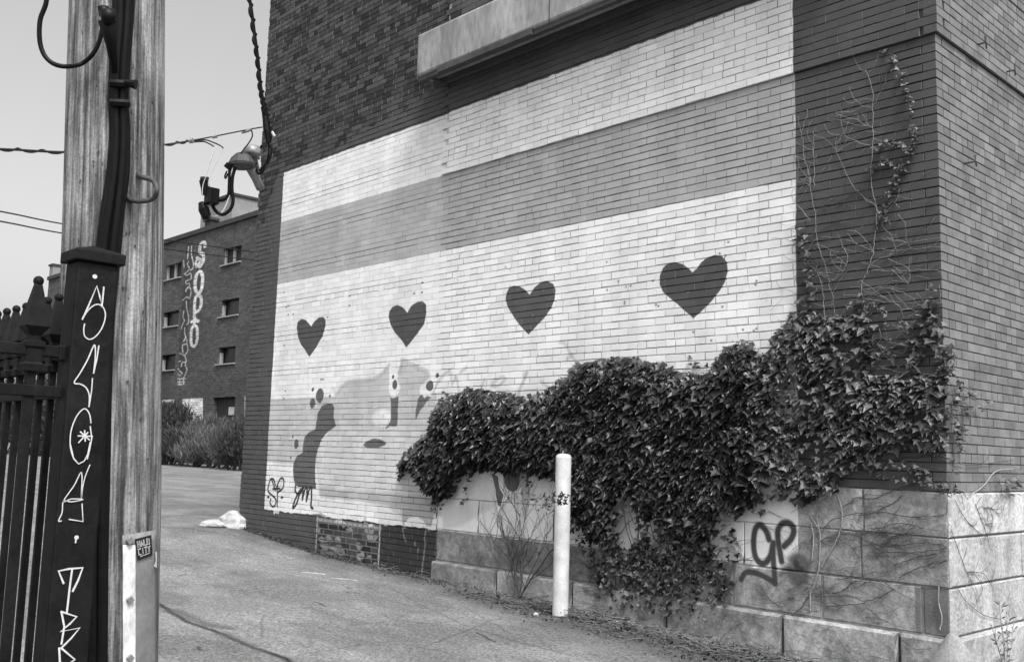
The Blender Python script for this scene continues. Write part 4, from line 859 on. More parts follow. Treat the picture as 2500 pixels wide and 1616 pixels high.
# ------------------------------------------------------------------ iron fence
DF = 2.5; pc = Vector(at(185, 700, DF)); PS = .106
fence = empty('iron_fence', (pc.x, pc.y, 0), 'black iron fence corner with ball-topped pickets and a tagged square post', 'fence')
x1, y0 = pc.x, pc.y; x0, y1 = x1-PS*.8, y0+PS
ztp_ = float(on_x(230, 640, x1)[2]); zcap = float(on_x(283, 612, x1)[2])
mb = MB(); mb.box((x0, y0, -.1), (x1, y1, ztp_)); post = mb.build('post', M['iron'], fence, bevel=.006)
mb = MB(); e = .012; h1 = .028; mb.add([(x0-e, y0-e, ztp_), (x1+e, y0-e, ztp_), (x1+e, y1+e, ztp_), (x0-e, y1+e, ztp_), (x0-e, y0-e, ztp_+h1), (x1+e, y0-e, ztp_+h1), (x1+e, y1+e, ztp_+h1), (x0-e, y1+e, ztp_+h1), ((x0+x1)/2, (y0+y1)/2, ztp_+h1+.022)], [(3,2,1,0),(0,1,5,4),(1,2,6,5),(2,3,7,6),(3,0,4,7),(4,5,8),(5,6,8),(6,7,8),(7,4,8)]); mb.build('cap', M['iron'], post, bevel=.003)
z2f = lambda P: zoomed(P, 0, 560, .36364); z3f = lambda P: zoomed(P, 0, 1080, .348)
for P, w in ((z2f([(553,603),(600,500),(650,380),(670,450),(683,528),(697,388)]), .006), (z2f([(553,603),(590,545),(635,508),(675,508),(703,545),(705,600),(680,670),(640,720),(600,738),(568,715),(562,670),(568,635)]), .0045), (z2f([(628,965),(640,850),(633,775),(590,870),(540,960),(498,1028),(540,1038),(580,1065),(600,1120),(597,1190)]), .005), (z2f([(663,782),(650,870),(628,965)]), .005), (z2f([(620,1000),(615,1080),(597,1190)]), .0045),
             (z2f([(610,1298),(600,1240),(575,1205),(545,1215),(505,1270),(475,1360),(472,1460),(495,1540)]), .0045), (z3f([(495,20),(515,110),(550,150),(590,130),(615,80),(632,0)]), .0045), (z2f([(605,1322),(615,1400),(600,1480),(585,1540)]), .0045),
             (z2f([(525,1385),(620,1388)]), .005), (z2f([(568,1350),(572,1420)]), .005), (z2f([(540,1358),(600,1412)]), .005), (z2f([(528,1430),(590,1362)]), .005),
             (z3f([(630,157),(600,230),(580,310),(570,390),(572,210),(520,300),(445,410),(500,395),(582,398),(500,415),(445,410),(435,490),(410,548),(430,548)]), .004), (z3f([(575,430),(582,553),(485,538)]), .0045),
             (z3f([(445,985),(410,900),(480,885),(580,877),(545,970),(510,1040)]), .0075), (z3f([(505,890),(490,1000),(468,1190)]), .007),
             (z3f([(430,1185),(450,1290),(430,1410)]), .007), (z3f([(430,1185),(538,1220),(490,1270),(425,1325),(560,1298),(500,1370),(430,1440)]), .007), (z3f([(415,1440),(420,1540)]), .007), (z3f([(430,1440),(525,1520),(470,1560),(420,1540)]), .007)):
    gp = MB(); ribbon(gp, [on_x(x, y, x1+.0016) for x, y in (smoothpath(P, 5) if len(P) > 6 and w < .0065 else [np.array(q, float) for q in P])], w*.68, lambda q: Vector((1, 0, 0))); gp.build('graffiti_stroke', M['whitepaint'], post)
for c, r in ((z2f([(637, 317)])[0], .0065), (z3f([(537, 665)])[0], .006)):
    q = Vector(on_x(*c, x1+.0016)); gp = MB(); gp.add([q+Vector((0, math.cos(t*.785)*r, math.sin(t*.785)*r*.9)) for t in range(8)], [tuple(range(8))]); gp.build('graffiti_dot', M['whitepaint'], post)
gp = MB(); ribbon(gp, [on_x(x, y, x1+.0016) for x, y in z3f([(530,700),(535,660)])], .004, lambda q: Vector((1, 0, 0)))
gp.build('graffiti_stroke', M['whitepaint'], post)
def picket(x, y, ztop, s=.028, big=1.0):
    z = ztop; m_ = MB(); m_.box((x-s/2, y-s/2, -.05), (x+s/2, y+s/2, z-.19*big)); o = m_.build('picket', M['iron'], fence, bevel=.002)
    f = MB(); b = .0085*big+.0035; hh = .105*big
    def sq(r, zz): return [(x-r, y-r, zz), (x+r, y-r, zz), (x+r, y+r, zz), (x-r, y+r, zz)]
    L = [sq(.019*big, z-.215*big), sq(.021*big, z-.20*big), sq(.017*big, z-.195*big), sq(.017*big, z-.165*big), sq(.021*big, z-.160*big), sq(.021*big, z-.150*big), sq(.012*big, z-.145*big), sq(.012*big, z-.135*big), sq(.026*big, z-.115*big), sq(.007*big, z-.018*big)]
    vs = sum(L, []); fs = [(3, 2, 1, 0)]+[(i*4+k, i*4+(k+1) % 4, (i+1)*4+(k+1) % 4, (i+1)*4+k) for i in range(len(L)-1) for k in range(4)]+[tuple(36+k for k in range(4))]
    f.add(vs, fs); f.lathe((x, y, z-.011*big), [(.001, -b), (b*.6, -b*.8), (b*.92, -b*.4), (b, 0), (b*.92, b*.4), (b*.6, b*.8), (.001, b)], 12); f.build('finial', M['iron'], o)
zs_ = [float(on_y(px, py, y0+.04)[2]) for px, py in ((42, 744), (119, 724), (144, 718))]; zf = float(on_y(119, 732, y0+.04)[2]); print('finial z', zs_, 'post top', ztp_)
xb = float(on_y(144, 730, y0+.04)[0]); sp = xb-float(on_y(119, 735, y0+.04)[0])
sp = min(max(sp, .09), .13); x = xb; yb = y0+.04
ZF = float(np.mean(zs_[1:]))
for i in range(26): picket(xb-sp*i, yb, ZF, .017)
ra = [float(on_x(165, 862, x1-.05)[2]), float(on_x(150, 958, x1-.05)[2])]
rb2 = [float(on_y(148, 872, yb)[2]), float(on_y(150, 966, yb)[2])]
for z in rb2+[.25]: m_ = MB(); m_.box((x0-26*sp, yb-.012, z-.008), (x0, yb+.012, z+.012)); m_.build('rail', M['iron'], fence, bevel=.002)
xa = x1-.05
for z in ra+[.22]: m_ = MB(); m_.box((xa-.016, y0-1.6, z-.014), (xa+.016, y0, z+.014)); m_.build('rail', M['iron'], fence, bevel=.002)
zbig = float(on_x(93, 674, xa)[2]); ybig = float(on_x(93, 700, xa)[1])
picket(xa, ybig, zbig, .022, 1.12)
for dy in (.30, .60, .9): picket(xa, ybig-dy, zbig, .03, 1.12)
m_ = MB(); m_.box((x0-.02, y0+.02, ra[1]-.02), (x0+.002, y0+.06, ra[1]+.012)); m_.build('hinge', M['iron'], fence, bevel=.004)
m_ = MB(); m_.box((xa-.02, y0-.016, ra[0]-.022), (xa+.02, y0+.002, ra[0]+.018)); m_.build('bracket', M['iron'], fence, bevel=.004)

# ------------------------------------------------------------------ overhead wires and service gear
def wireobj(name, pts, r, label, mat='wire', group=None, twist=0):
    P = smoothpath(pts, 6); c = np.mean(P, axis=0); o = empty(name, P[0], label, 'cable', group); m_ = MB(); m_.tube(P, r, 6)
    if twist:
        T = [np.array(p)+np.array([0, math.cos(i*.55), math.sin(i*.55)])*r*1.2 for i, p in enumerate(smoothpath(pts, 24))]; m_.tube(T, r*.9, 5)
    m_.build('strand', M[mat], o); return o
wireobj('overhead_wire', [at(-60,362,9), at(35,366,9.3), at(160,372,9.8), at(280,368,10.4), at(400,354,11), at(460,345,11.2)], .012, 'thick twisted service wire passing behind the pole to the gear on the wall', twist=1)
w1 = wireobj('overhead_wire', [at(460,345,11.2), at(520,334,11.5), at(600,318,12), at(640,311,12.4)], .009, 'short tight wire tied to the top left corner of the brick building')
m_ = MB(); m_.tube([at(590, 324, 12), at(605, 320, 12), at(614, 316, 12)], .018, 6); m_.tube([at(462, 345, 11.2), at(472, 343, 11.2)], .03, 6); m_.tube([at(518, 335, 11.2), at(530, 333, 11.2)], .02, 6); setp(m_.build('wire_grip', M['galv'], w1), kind='stuff')
wireobj('overhead_wire', [at(-60,505,24), at(35,523,27), at(160,548,31), at(395,585,38), at(618,615,44), at(700,626,48)], .022, 'upper of two straight wires crossing before the far brick building', group=None)
wireobj('overhead_wire', [at(-60,529,24), at(35,547,27), at(160,571,31), at(395,607,38), at(618,635,44), at(700,645,48)], .022, 'lower of two straight wires crossing before the far brick building', group=None)
D = 12.3
sd_ = wireobj('service_cable', [at(598,-60,D), at(612,15,D), at(622,90,D), at(630,150,D), at(636,210,D), at(643,250,D), at(650,275,D), at(655,310,D), at(662,330,D)], .022, 'black twisted cable dropping down the left edge of the brick building', 'cable', twist=1)
m_ = MB(); m_.tube([at(648, 285, D), at(652, 320, D), at(656, 350, D)], [.04, .05, .035], 8); m_.tube([at(640, 262, D), at(648, 300, D)], .02, 6); m_.build('insulator', M['cable'], sd_)
m_ = MB(); m_.tube([at(664, 322, D), at(670, 333, D)], .018, 6); m_.build('connector', M['palewire'], sd_)
for P in ([(656,350),(655,380),(648,400),(632,418)], [(660,355),(662,375),(650,405),(630,422)], [(640,262),(646,310),(657,350)]):
    m_ = MB(); m_.tube(smoothpath([at(x, y, D) for x, y in P], 5), .013, 6); m_.build('jumper', M['cable'], sd_)
gear = empty('weatherhead', at(628, 440, D), 'hooded service mast with cable loops on the left edge of the brick building', 'service mast')
m_ = MB(); m_.tube([at(636, 460, 12.5), at(626, 438, 12.4), at(609, 408, 12.2)], .055, 12); m_.build('mast', M['galv'], gear, smooth=True)
m_ = MB(); hc = at(590, 396, 12.1); vs = []; n = 14
for (f, zz) in ((1.0, -.06), (1.05, -.03), (.85, .04), (.5, .10), (.12, .125)):
    for k in range(n):
        w = 2*math.pi*k/n; vs.append((hc[0]+f*.19*math.cos(w), hc[1]+f*.15*math.sin(w), hc[2]+zz-.10*f*math.cos(w)*.0))
m_.add(vs, [(i*n+k, i*n+(k+1) % n, (i+1)*n+(k+1) % n, (i+1)*n+k) for i in range(4) for k in range(n)]+[tuple(range(n-1, -1, -1)), tuple(range(4*n, 5*n))]); m_.build('hood', M['undermetal'], gear)
m_ = MB(); m_.tube([at(616, 398, 12.1), at(621, 404, 12.1)], .05, 8); m_.tube([at(562, 402, 12), at(554, 412, 12)], .05, 8); m_.build('cable_gland', M['cable'], gear)
for P, mt, r in (([(561,412),(560,450),(558,475),(548,487),(530,490)], 'cable', .022), ([(575,408),(568,430),(566,460),(569,490),(563,510),(548,523),(535,522),(524,512),(518,500)], 'cable', .022), ([(568,410),(563,440),(561,465),(558,485),(545,515),(530,527),(515,528),(508,520)], 'palewire', .010), ([(614,318),(616,333),(607,350),(590,372),(575,395),(568,405)], 'wire', .009), ([(554,418),(549,430),(551,436),(556,424)], 'cable', .010)):
    m_ = MB(); m_.tube(smoothpath([at(x, y, 12) for x, y in P], 5), r, 6); m_.build('cable_drop', M[mt], gear, smooth=True)
for P, r in (([(491,440),(499,440),(508,441)], .045), ([(497,440),(502,462),(503,476)], .055), ([(490,494),(497,510),(505,530),(511,530)], [.03, .065, .06, .04])):
    m_ = MB(); m_.tube([at(x, y, 11.95) for x, y in P], r, 8); m_.build('splice_cover', M['cable'], gear)
m_ = MB(); c = np.array(at(517, 480, 11.93)); m_.box(c-np.array([.07, .07, .1]), c+np.array([.07, .07, .1])); m_.build('tap_box', M['cable'], gear, bevel=.015)
for P in ([(465,346),(500,342),(520,348),(538,356),(545,362)], [(465,348),(495,346),(510,351),(522,358)]): m_ = MB(); m_.tube(smoothpath([at(x, y, 11.6) for x, y in P], 5), .009, 6); m_.build('loose_wire', M['wire'], gear)
for P in ([(545,362),(535,385),(520,415),(510,440),(509,455)], [(522,358),(520,375),(512,400),(503,430),(495,455),(493,490)]): m_ = MB(); m_.tube(smoothpath([at(x, y, 11.8) for x, y in P], 5), .005, 5); m_.build('loose_wire', M['palewire'], gear)
lamp = empty('conduit_head', at(630, 400, D), 'small round capped conduit above the mast on the wall edge', 'conduit')
m_ = MB(); hc = np.array(at(616, 366, 12.2)); vs = []; n = 14
m_.lathe(hc, [(.10, -.07), (.115, -.05), (.11, .0), (.08, .045), (.03, .065)], n); m_.build('dome', M['galv'], lamp, smooth=True)
m_ = MB(); m_.tube([at(614, 374, 12.25), at(624, 392, 12.3), at(629, 415, 12.35)], .028, 8); m_.tube([at(622, 373, 12.25), at(632, 388, 12.35)], .02, 8); m_.build('conduit', M['galv'], lamp, smooth=True)
m_ = MB()
for P in ([(628,380),(634,365),(640,355)], [(628,420),(640,422),(650,400)], [(626,414),(632,425),(640,420)]): m_.tube(smoothpath([at(x, y, 12.25) for x, y in P], 4), .016, 6)
m_.build('cable_tail', M['cable'], lamp)

# ------------------------------------------------------------------ far brick building
YF = 20.0
def fy(px, py, d=0.0): return on_y(px, py, YF-d)
xl = float(fy(116, 720)[0]); XR = -18.0
zr = float(fy(560, 548)[2]); zr2 = float(fy(395, 600)[2]); print('far', xl, zr, zr2, fy(395, 1140), fy(620, 1150))
FB = empty('factory_building', ((xl+XR)/2, YF+8, 0), 'distant dark brick factory with small windows and tall painted letters', 'building')
RF = Ras(xl-1, 0, -14, zr+1, .04)
RF.put((slice(None), slice(None)), 1.0, .042, None)
fz = lambda P, ox=380, oy=480, s=.15588: [tuple(fy(x, y)[[0, 2]]) for x, y in zoomed(P, ox, oy, s)]
z2c = lambda P: fz(P, 380, 700); zfl = lambda P: fz(P, 0, 560, .36364)
SXX = 2.1
def fst(P, w=.12, val=.40, al=1.0): RF.stroke(smoothpath(P, 4), w, val, al, soft=.05, sx=SXX)
# dark shadow outline, then pale strokes of the tall letters
for P in ([(725,680),(720,900),(700,1130),(690,1520)],): fst(fz(P), .5, .03)
fst(z2c([(660,100),(650,480),(610,560),(600,960)]), .5, .03); fst(fz([(540,780),(520,1100),(500,1500)]), .55, .025); fst(z2c([(500,30),(470,250),(450,600),(430,900),(420,1350)]), .5, .022)
fst(fz([(770,780),(770,730),(740,715),(700,760),(690,860),(710,890),(750,910),(745,1010),(720,1060),(690,1100),(670,1060),(700,1000),(650,960)]), .19); fst(fz([(640,1000),(625,1050),(640,1100)]), .12)
fst(fz([(690,1170),(640,1230),(620,1330),(620,1440),(650,1500),(700,1490),(730,1380),(735,1250),(715,1190),(690,1170)]), .20)
fst(z2c([(605,480),(610,300),(620,180),(660,140),(700,150),(715,220),(700,330),(660,380),(630,400)]), .18); fst(z2c([(570,550),(620,530),(670,540)]), .2); fst(z2c([(615,490),(612,560)]), .16)
fst(z2c([(600,600),(565,660),(555,760),(555,870),(580,930),(620,920),(645,850),(655,740),(645,640),(600,600)]), .17)
for P in ([(515,790),(500,980)], [(565,780),(560,900),(590,1040),(580,1130),(540,1150)], [(520,1010),(495,1060),(525,1110),(510,1160),(455,1210)], [(440,1000),(445,1110)], [(455,1210),(490,1235),(545,1200),(555,1290),(480,1320),(475,1365),(525,1360),(530,1420),(480,1450),(470,1490)]): fst(fz(P), .06, .32)
for P in ([(480,80),(490,20),(530,0),(550,60),(550,110),(530,190),(490,160),(450,190),(425,210)], [(480,225),(485,330),(510,440),(515,560),(490,590)], [(440,380),(430,480),(450,530),(420,590),(400,660)], [(455,640),(455,740),(470,790),(440,850)], [(470,790),(490,880),(420,920),(425,1000),(430,1040)], [(490,900),(505,990),(465,1060)], [(370,1040),(420,1060),(460,1090),(475,1180),(420,1180),(400,1250)], [(365,1170),(390,1165)], [(350,1280),(380,1320),(420,1360)], [(470,1200),(465,1240),(490,1300),(440,1420)], [(355,1370),(400,1390)], [(345,1440),(470,1440)], [(380,1450),(375,1530)], [(435,1450),(440,1530)], [(345,1490),(450,1490)], [(345,1530),(410,1530)]): fst(z2c(P), .06, .30)
RF.poly(zfl([(1062,1145),(1172,1142),(1172,1290),(1062,1290)]), .42); RF.poly(zfl([(1225,1140),(1362,1132),(1362,1290),(1225,1290)]), .42); RF.stroke(zfl([(1645,1120),(1640,1380)]), .06, .25, sx=2)
f_img = RF.image('factory_paint')
def farmat():
    m, nt, bs = newmat('far_brick'); a, k, pos = RF.node(nt, f_img)
    br = N(nt, 'ShaderNodeTexBrick'); br.inputs['Scale'].default_value = 1.0; br.inputs['Brick Width'].default_value = .42; br.inputs['Row Height'].default_value = .14; br.inputs['Mortar Size'].default_value = .012
    br.inputs['Color1'].default_value = (.6, .6, .6, 1); br.inputs['Color2'].default_value = (1.25, 1.25, 1.25, 1); br.inputs['Mortar'].default_value = (1.5, 1.5, 1.5, 1)
    sp = N(nt, 'ShaderNodeSeparateXYZ'); cb = N(nt, 'ShaderNodeCombineXYZ'); nt.links.new(pos, sp.inputs[0]); nt.links.new(mth(nt, 'ADD', sp.outputs['X'], sp.outputs['Y']), cb.inputs[0]); nt.links.new(sp.outputs['Z'], cb.inputs[1]); nt.links.new(cb.outputs[0], br.inputs[0])
    bwn = N(nt, 'ShaderNodeRGBToBW'); nt.links.new(br.outputs[0], bwn.inputs[0])
    n1 = noise(nt, pos, 2.2, 5, .7, (.5, 1, 2)); n2 = noise(nt, pos, .35, 3)
    n6 = noise(nt, pos, 7, 3, .7, (.45, 1, 1.6)); c = mth(nt, 'MULTIPLY', mth(nt, 'MULTIPLY', a, bwn.outputs[0]), mrange(nt, n1, .3, .7, .65, 1.4)); c = mth(nt, 'MULTIPLY', c, mrange(nt, n2, .3, .7, .8, 1.2)); c = mth(nt, 'MULTIPLY', c, mrange(nt, n6, .3, .7, .55, 1.55))
    nt.links.new(c, bs.inputs['Base Color']); bs.inputs['Roughness'].default_value = .9; return m
M['farbrick'] = farmat()
# facade with real openings: strips around each window
wins = []
for Z in ((zfl([(1118,240),(1215,225),(1215,320),(1118,340)]), 0), (zfl([(1505,132),(1617,108),(1617,212),(1505,240)]), 0), (zfl([(1098,562),(1196,540),(1196,642),(1098,660)]), 1), (zfl([(1487,478),(1600,458),(1600,570),(1487,588)]), 1), (zfl([(1085,845),(1176,835),(1172,940),(1085,948)]), 1), (zfl([(1470,795),(1580,782),(1576,895),(1470,905)]), 1)):
    P = Z[0]; wins.append((min(P[0][0], P[3][0]), max(P[1][0], P[2][0]), (P[2][1]+P[3][1])/2, (P[0][1]+P[1][1])/2, Z[1]))
dP = zfl([(1432,1130),(1580,1122),(1580,1330),(1432,1330)]); wins.append((dP[0][0], dP[1][0], .5, (dP[0][1]+dP[1][1])/2, 2))
dx = wins[1][0]-wins[0][0]
for k in (1, 2):   # the same rows go on to the left, behind the pole
    for w_ in list(wins[0:6:2]): wins.append((w_[0]-dx*k, w_[1]-dx*k, w_[2], w_[3], w_[4]))
mb = MB(); xsb = sorted(set([xl, XR]+[round(w_[i], 3) for w_ in wins for i in (0, 1)])); zsb = sorted(set([0.0, zr]+[round(w_[i], 3) for w_ in wins for i in (2, 3)]))
for i in range(len(xsb)-1):
    for j in range(len(zsb)-1):
        cx_, cz_ = (xsb[i]+xsb[i+1])/2, (zsb[j]+zsb[j+1])/2
        if any(w_[0] < cx_ < w_[1] and w_[2] < cz_ < w_[3] for w_ in wins): continue
        mb.add([(xsb[i], YF, zsb[j]), (xsb[i+1], YF, zsb[j]), (xsb[i+1], YF, zsb[j+1]), (xsb[i], YF, zsb[j+1])], [(0, 1, 2, 3)])
mb.add([(XR, YF, 0), (XR, YF+18, 0), (XR, YF+18, zr), (XR, YF, zr), (xl, YF, 0), (xl, YF+18, 0), (xl, YF+18, zr), (xl, YF, zr)], [(0, 1, 2, 3), (7, 6, 5, 4), (1, 5, 6, 2)])
for a, b, c, d, t in wins:
    q = YF+.35; mb.add([(a, YF, c), (b, YF, c), (b, YF, d), (a, YF, d), (a, q, c), (b, q, c), (b, q, d), (a, q, d)], [(0, 4, 7, 3), (1, 2, 6, 5), (3, 7, 6, 2), (0, 1, 5, 4)])
mb.build('wall', M['farbrick'], FB)
mb = MB(); mb.box((xl-.1, YF-.12, zr), (XR+.1, YF+18.1, zr+.28)); mb.build('roof_parapet', M['far_roof'], FB)
for a, b, c, d, t in wins:
    if t < 2:
        mb = MB(); mb.add([(a, YF+.30, c), (b, YF+.30, c), (b, YF+.30, d), (a, YF+.30, d)], [(0, 1, 2, 3)]); w_o = mb.build('window', M['glass'] if t else M['far_door'], FB)
        mb = MB(); mb.box((a-.25, YF-.10, c-.07), (b+.05, YF+.3, c)); mb.build('sill', M['far_sill'], w_o)
        mb = MB()
        for f in ((0, .5, 1) if not t else (0.03,)): xx = a+(b-a)*f; wd = .045 if not t else .16; mb.box((xx-wd/2, YF+.08, c), (xx+wd/2, YF+.25, d*(1 if not t else .0)+(c+(d-c)*.7 if t else 0)))
        setp(mb.build('frame', M['far_sill'], w_o), kind='stuff')
    else:
        mb = MB(); mb.box((a+.02, YF+.3, c), (b-.02, YF+.34, d-.02)); dr = mb.build('door', M['far_door'], FB); P = zfl([(1507,1190),(1543,1188),(1543,1243),(1507,1245)]); mb = MB(); mb.box((P[0][0], YF+.27, P[2][1]), (P[1][0], YF+.298, P[0][1])); mb.build('notice', M['notice'], dr)
# roof structures
def rbox(px0, pxc, pyt, depth_x, name, setb=1.0, dy=6, mat='far_pale'):
    yb_ = YF+setb; a = on_y(px0, pyt, yb_); c = on_y(pxc, pyt, yb_); mb = MB(); mb.box((a[0], yb_, zr), (c[0], yb_+dy, c[2])); o = mb.build(name, M[mat], FB)
    mb = MB(); mb.box((a[0]-.1, yb_-.1, c[2]), (c[0]+.1, yb_+dy+.1, c[2]+.15)); mb.build('coping', M['far_roof'], o); return o
rbox(494, 569, 477, 0, 'penthouse', .8, 9); rbox(501, 516, 537, 0, 'vent_box', .3, .4, 'far_roof'); rbox(122, 130, 648, 0, 'chimney_block', .6, 9)

# ------------------------------------------------------------------ bushes and weeds in front of the factory
def bladebush(name, label, cat, specs, mat, n, blade, seed, wid=.2, up=.5):
    random.seed(seed); c = np.mean([s_[0] for s_ in specs], axis=0); o = empty(name, (c[0], c[1], .5), label, cat); mb_ = MB()
    for _ in range(n):
        (cx_, cy_, cz_), (rx, ry_, rz) = random.choice(specs)
        while True:
            a = Vector((random.uniform(-1, 1), random.uniform(-1, 1), random.uniform(-1, 1)))
            if a.length < 1: break
        a = a*(.55+.45*random.random()) if a.length > .01 else a
        p = Vector((cx_+a.x*rx, cy_+a.y*ry_, max(.45, cz_+a.z*rz))); d = (a+Vector((random.gauss(0, .5), random.gauss(0, .5), up+random.random()))).normalized()
        L = blade*random.uniform(.25, .75); s_ = d.cross(Vector((random.gauss(0, 1), random.gauss(0, 1), .3))).normalized()*L*wid
        mb_.tone = random.random(); mb_.add([p, p+d*L*.5+s_, p+d*L, p+d*L*.5-s_], [(0, 1, 2, 3)])
    setp(mb_.build('foliage', M[mat], o), kind='stuff'); mb_ = MB()
    for (cx_, cy_, cz_), (rx, ry_, rz) in specs:
        for _ in range(5): mb_.tube([(cx_+random.gauss(0, .15), cy_, .4), (cx_+random.gauss(0, rx*.3), cy_+random.gauss(0, ry_*.2), (cz_+.4)/2), (cx_+random.gauss(0, rx*.6), cy_+random.gauss(0, ry_*.4), cz_+rz*.5)], [.05, .03, .01], 5)
    setp(mb_.build('branch', M['stem_dark'], o), kind='stuff'); random.seed(seed+100)
def bpt(px, py, y): p = on_y(px, py, y); return tuple(p)
B = lambda px, py, y, rx, ry_, rz: (bpt(px, py, y), (rx, ry_, rz))
bladebush('bush', 'dark spiky bush nearest the wooden pole below the factory', 'bush', [B(395,1075,16.5,2.4,1.5,1.3), B(425,1045,17,2.2,1.5,1.4), B(450,1080,16.5,2.2,1.3,1.1), B(415,1015,17.2,1.6,1.2,.8), B(370,1060,17,3,1.5,1.5), B(340,1050,17,3,1.5,1.6)], 'bushleaf', 22000, .42, 11, .13, .8)
bladebush('bush', 'paler feathery bush below the factory door', 'bush', [B(490,1075,16.5,1.8,1.2,1.0), B(520,1085,16.2,1.6,1.2,1.0), B(545,1085,16,1.4,1.2,1.0), B(475,1110,16,1.8,1.2,.6), B(515,1050,17,1.2,1,.7)], 'weed', 11000, .62, 12, .06, 1.6)
bladebush('bush', 'low dark bush touching the left end of the mural building', 'bush', [B(575,1090,15.4,1.2,1.2,1.0), B(590,1060,15.4,1.0,1.2,1.0), B(560,1115,15.4,1.4,1,.6), B(610,1080,15.4,1.2,1.2,1.3), B(640,1070,15.4,1.2,1.2,1.6)], 'bushleaf', 9000, .42, 13, .10, 1.2)
bladebush('bush', 'long dark hedge seen through the iron fence', 'bush', [B(px, 1010+25*math.sin(px*.1), 17+random.random(), 4.5, 1.5, 2.6) for px in range(-120, 320, 28)], 'bushleaf', 26000, .6, 14)

# ------------------------------------------------------------------ rock, rubble, litter
random.seed(5)
def rock(name, c, r, label, seed, mat='rock', group=None):
    import bmesh
    bm = bmesh.new(); bmesh.ops.create_icosphere(bm, subdivisions=3, radius=1); rs = random.Random(seed); ph = [rs.uniform(0, 6) for _ in range(6)]
    planes = [(Vector((rs.gauss(0, 1), rs.gauss(0, 1), rs.gauss(.2, .6))).normalized(), rs.uniform(.55, .85)) for _ in range(9)]
    for v in bm.verts:
        p = v.co.copy()
        for nrm, dd in planes:
            k = p.dot(nrm)-dd
            if k > 0: p -= nrm*k*.9
        p *= 1+.05*math.sin(5*p.x+ph[0])*math.sin(6*p.y+ph[1])+.03*math.sin(13*p.z+ph[2])
        v.co = Vector((p.x*r[0], p.y*r[1], p.z*r[2]))
    me = bpy.data.meshes.new(name); bm.to_mesh(me); bm.free(); me.materials.append(M[mat]); o = bpy.data.objects.new(name, me); COL.objects.link(o); o.location = c; setp(o, label, 'rock', group); return o
p = on_g(578, 1300); rock('rock', (-10.06, -.02, gz(-10.06, 0)+.03), (.30, .24, .21), 'pale broken lump of concrete at the far foot of the mural wall', 3)
rock('rock', (-10.26, -.22, gz(-10.3, 0)+.02), (.34, .22, .09), 'low flat pale chunk beside the concrete lump by the wall end', 8)
for px, py, s_, lb in ((1308,1503,.03,'small white stone in the litter left of the bollard'), (1612,1493,.045,'pale pebble lying under the ivy right of the bollard'), (1508,1524,.03,'tiny pale stone at the edge of the litter')):
    p = on_g(px, py); rock('pebble', (p[0], p[1], p[2]+s_*.4), (s_, s_*.8, s_*.6), lb, int(px))
lit = MB(); tw = MB()
def footy(x): return float(np.interp(x, [-10, -8, -6.6, -5.6, -4.4, -3, -1.5, .5], [-.04, -.04, -.06, -.12, -.30, -.34, -.40, -.45]))
for _ in range(5200):
    x = random.choice((random.uniform(-10, .6), random.uniform(-4.8, .6), random.uniform(-3.6, .6))); wdt = np.interp(x, [-10, -6, -4.5, -2, .5], [.07, .12, .25, .38, .45]); y = footy(x)+random.gauss(0, wdt*.55)
    if y > -.03: y = -.03-random.random()*.05
    s_ = random.uniform(.008, .026); z = gz(x, y)+random.uniform(.003, .018+.03*max(0, 1-abs(y-footy(x))/.2)); a = random.uniform(0, 6.28); tl = random.gauss(0, .5)
    d = Vector((math.cos(a), math.sin(a), tl)).normalized(); e = d.cross(Vector((random.gauss(0, .3), random.gauss(0, .3), 1))).normalized(); lit.tone = random.random()**1.5
    q = Vector((x, y, z)); lit.add([q-d*s_, q+e*s_*.5, q+d*s_, q-e*s_*.5], [(0, 1, 2, 3)])
setp(lit.build('leaf_litter', M['litter']), 'dead leaves and dirt gathered along the foot of the wall', kind='stuff')
for _ in range(420):
    x = random.choice((random.uniform(-6.5, .6), random.uniform(-4.6, .6))); y = min(-.08, footy(x)+random.gauss(0, .15)); a = random.gauss(0, .5)+(math.pi if random.random() < .5 else 0); P = []; q = Vector((x, y, gz(x, y)+random.uniform(.01, .06)))
    for i in range(random.randrange(4, 10)):
        P.append(q.copy()); a += random.gauss(0, .3); q = q+Vector((math.cos(a), math.sin(a)*.5, random.gauss(0, .25)))*.045; q.z = max(q.z, gz(q.x, q.y)+.006)
    tw.tube(P, random.uniform(.0015, .005), 4)
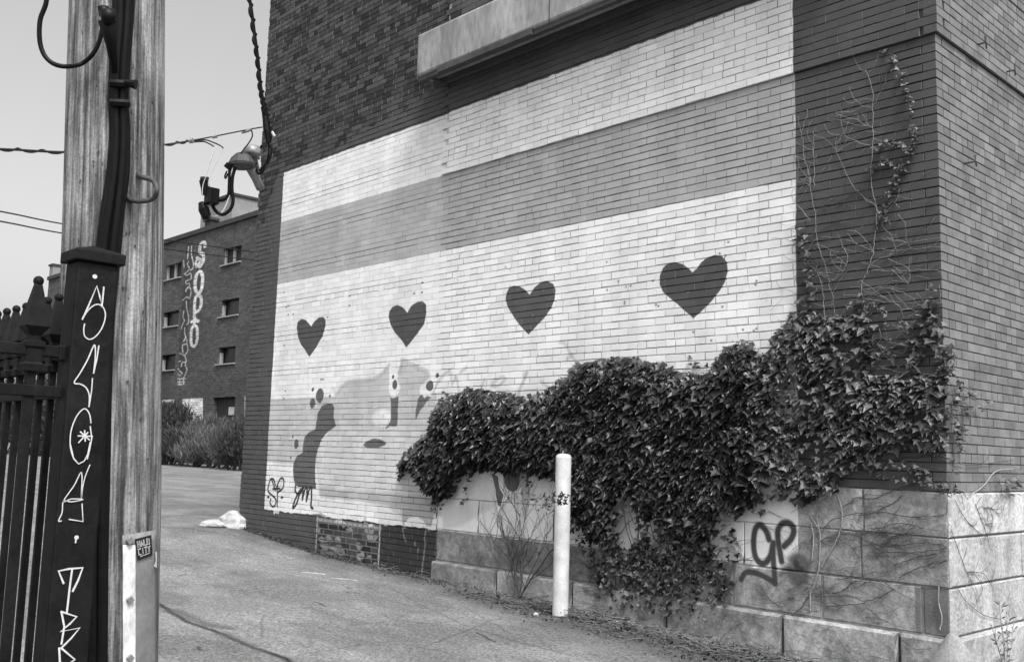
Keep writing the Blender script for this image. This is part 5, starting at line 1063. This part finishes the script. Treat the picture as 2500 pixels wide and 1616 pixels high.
for P in ([(1400,1480),(1440,1500),(1480,1515),(1560,1522)], [(1390,1490),(1430,1512),(1500,1525),(1555,1530)], [(1410,1475),(1450,1490),(1500,1500),(1560,1510)], [(1700,1545),(1760,1560),(1830,1590),(1880,1610)], [(1210,1470),(1260,1478),(1330,1480)], [(1280,1490),(1350,1470),(1370,1480)]):
    tw.tube(smoothpath([on_g(x, y)+np.array([0, .05, .03]) for x, y in P], 5), .007, 5)
setp(tw.build('dead_twigs', M['twig']), 'dry vine stems and twigs tangled along the foot of the wall', kind='stuff')
# grass tufts along the left foot
gr = MB()
for x0_ in [random.uniform(-9.9, -5.4) for _ in range(26)]+[-5.5, -4.9, -4.7, -4.5]:
    for _ in range(16):
        x = x0_+random.gauss(0, .05); y = footy(x)-abs(random.gauss(0, .03)); h = random.uniform(.02, .09); a = random.uniform(0, 6.28); b0 = Vector((x, y, gz(x, y))); gr.tone = random.random(); ln = Vector((math.cos(a)*.4, math.sin(a)*.4, 1)).normalized()
        gr.add([b0-Vector((.003, 0, 0)), b0+Vector((.003, 0, 0)), b0+ln*h], [(0, 1, 2)])
setp(gr.build('grass', M['weed']), 'sparse grass tufts in the crack at the foot of the mural', kind='stuff')
# tall weed at the right edge
wd = empty('weed', on_x(2450, 1620, .25), 'tall leafy weed growing against the pale side stones', 'weed'); st = MB(); wl = MB()
for px, py in ((2442,1470),(2462,1490),(2425,1530),(2480,1500),(2452,1540)):
    a = Vector(on_x(2455, 1660, .25)); b = Vector(on_x(px, py, .22)); P = [a.lerp(b, t)+Vector((0, .02*math.sin(t*5), 0)) for t in (0, .25, .5, .75, 1)]; st.tube(P, [.006, .005, .004, .003, .002], 4)
    for i in range(26):
        t = random.random(); q = a.lerp(b, t); d = Vector((random.gauss(0, .7), random.gauss(0, 1), .5)).normalized(); e = d.cross(Vector((1, 0, 0))).normalized()*.008; L = random.uniform(.03, .07); wl.tone = random.random(); wl.add([q, q+d*L*.5+e, q+d*L, q+d*L*.5-e], [(0, 1, 2, 3)])
setp(st.build('stalk', M['stem_pale'], wd), kind='stuff'); setp(wl.build('foliage', M['weed'], wd), kind='stuff')
print('verts', sum(len(m.vertices) for m in bpy.data.meshes), 'objs', len(bpy.data.objects))
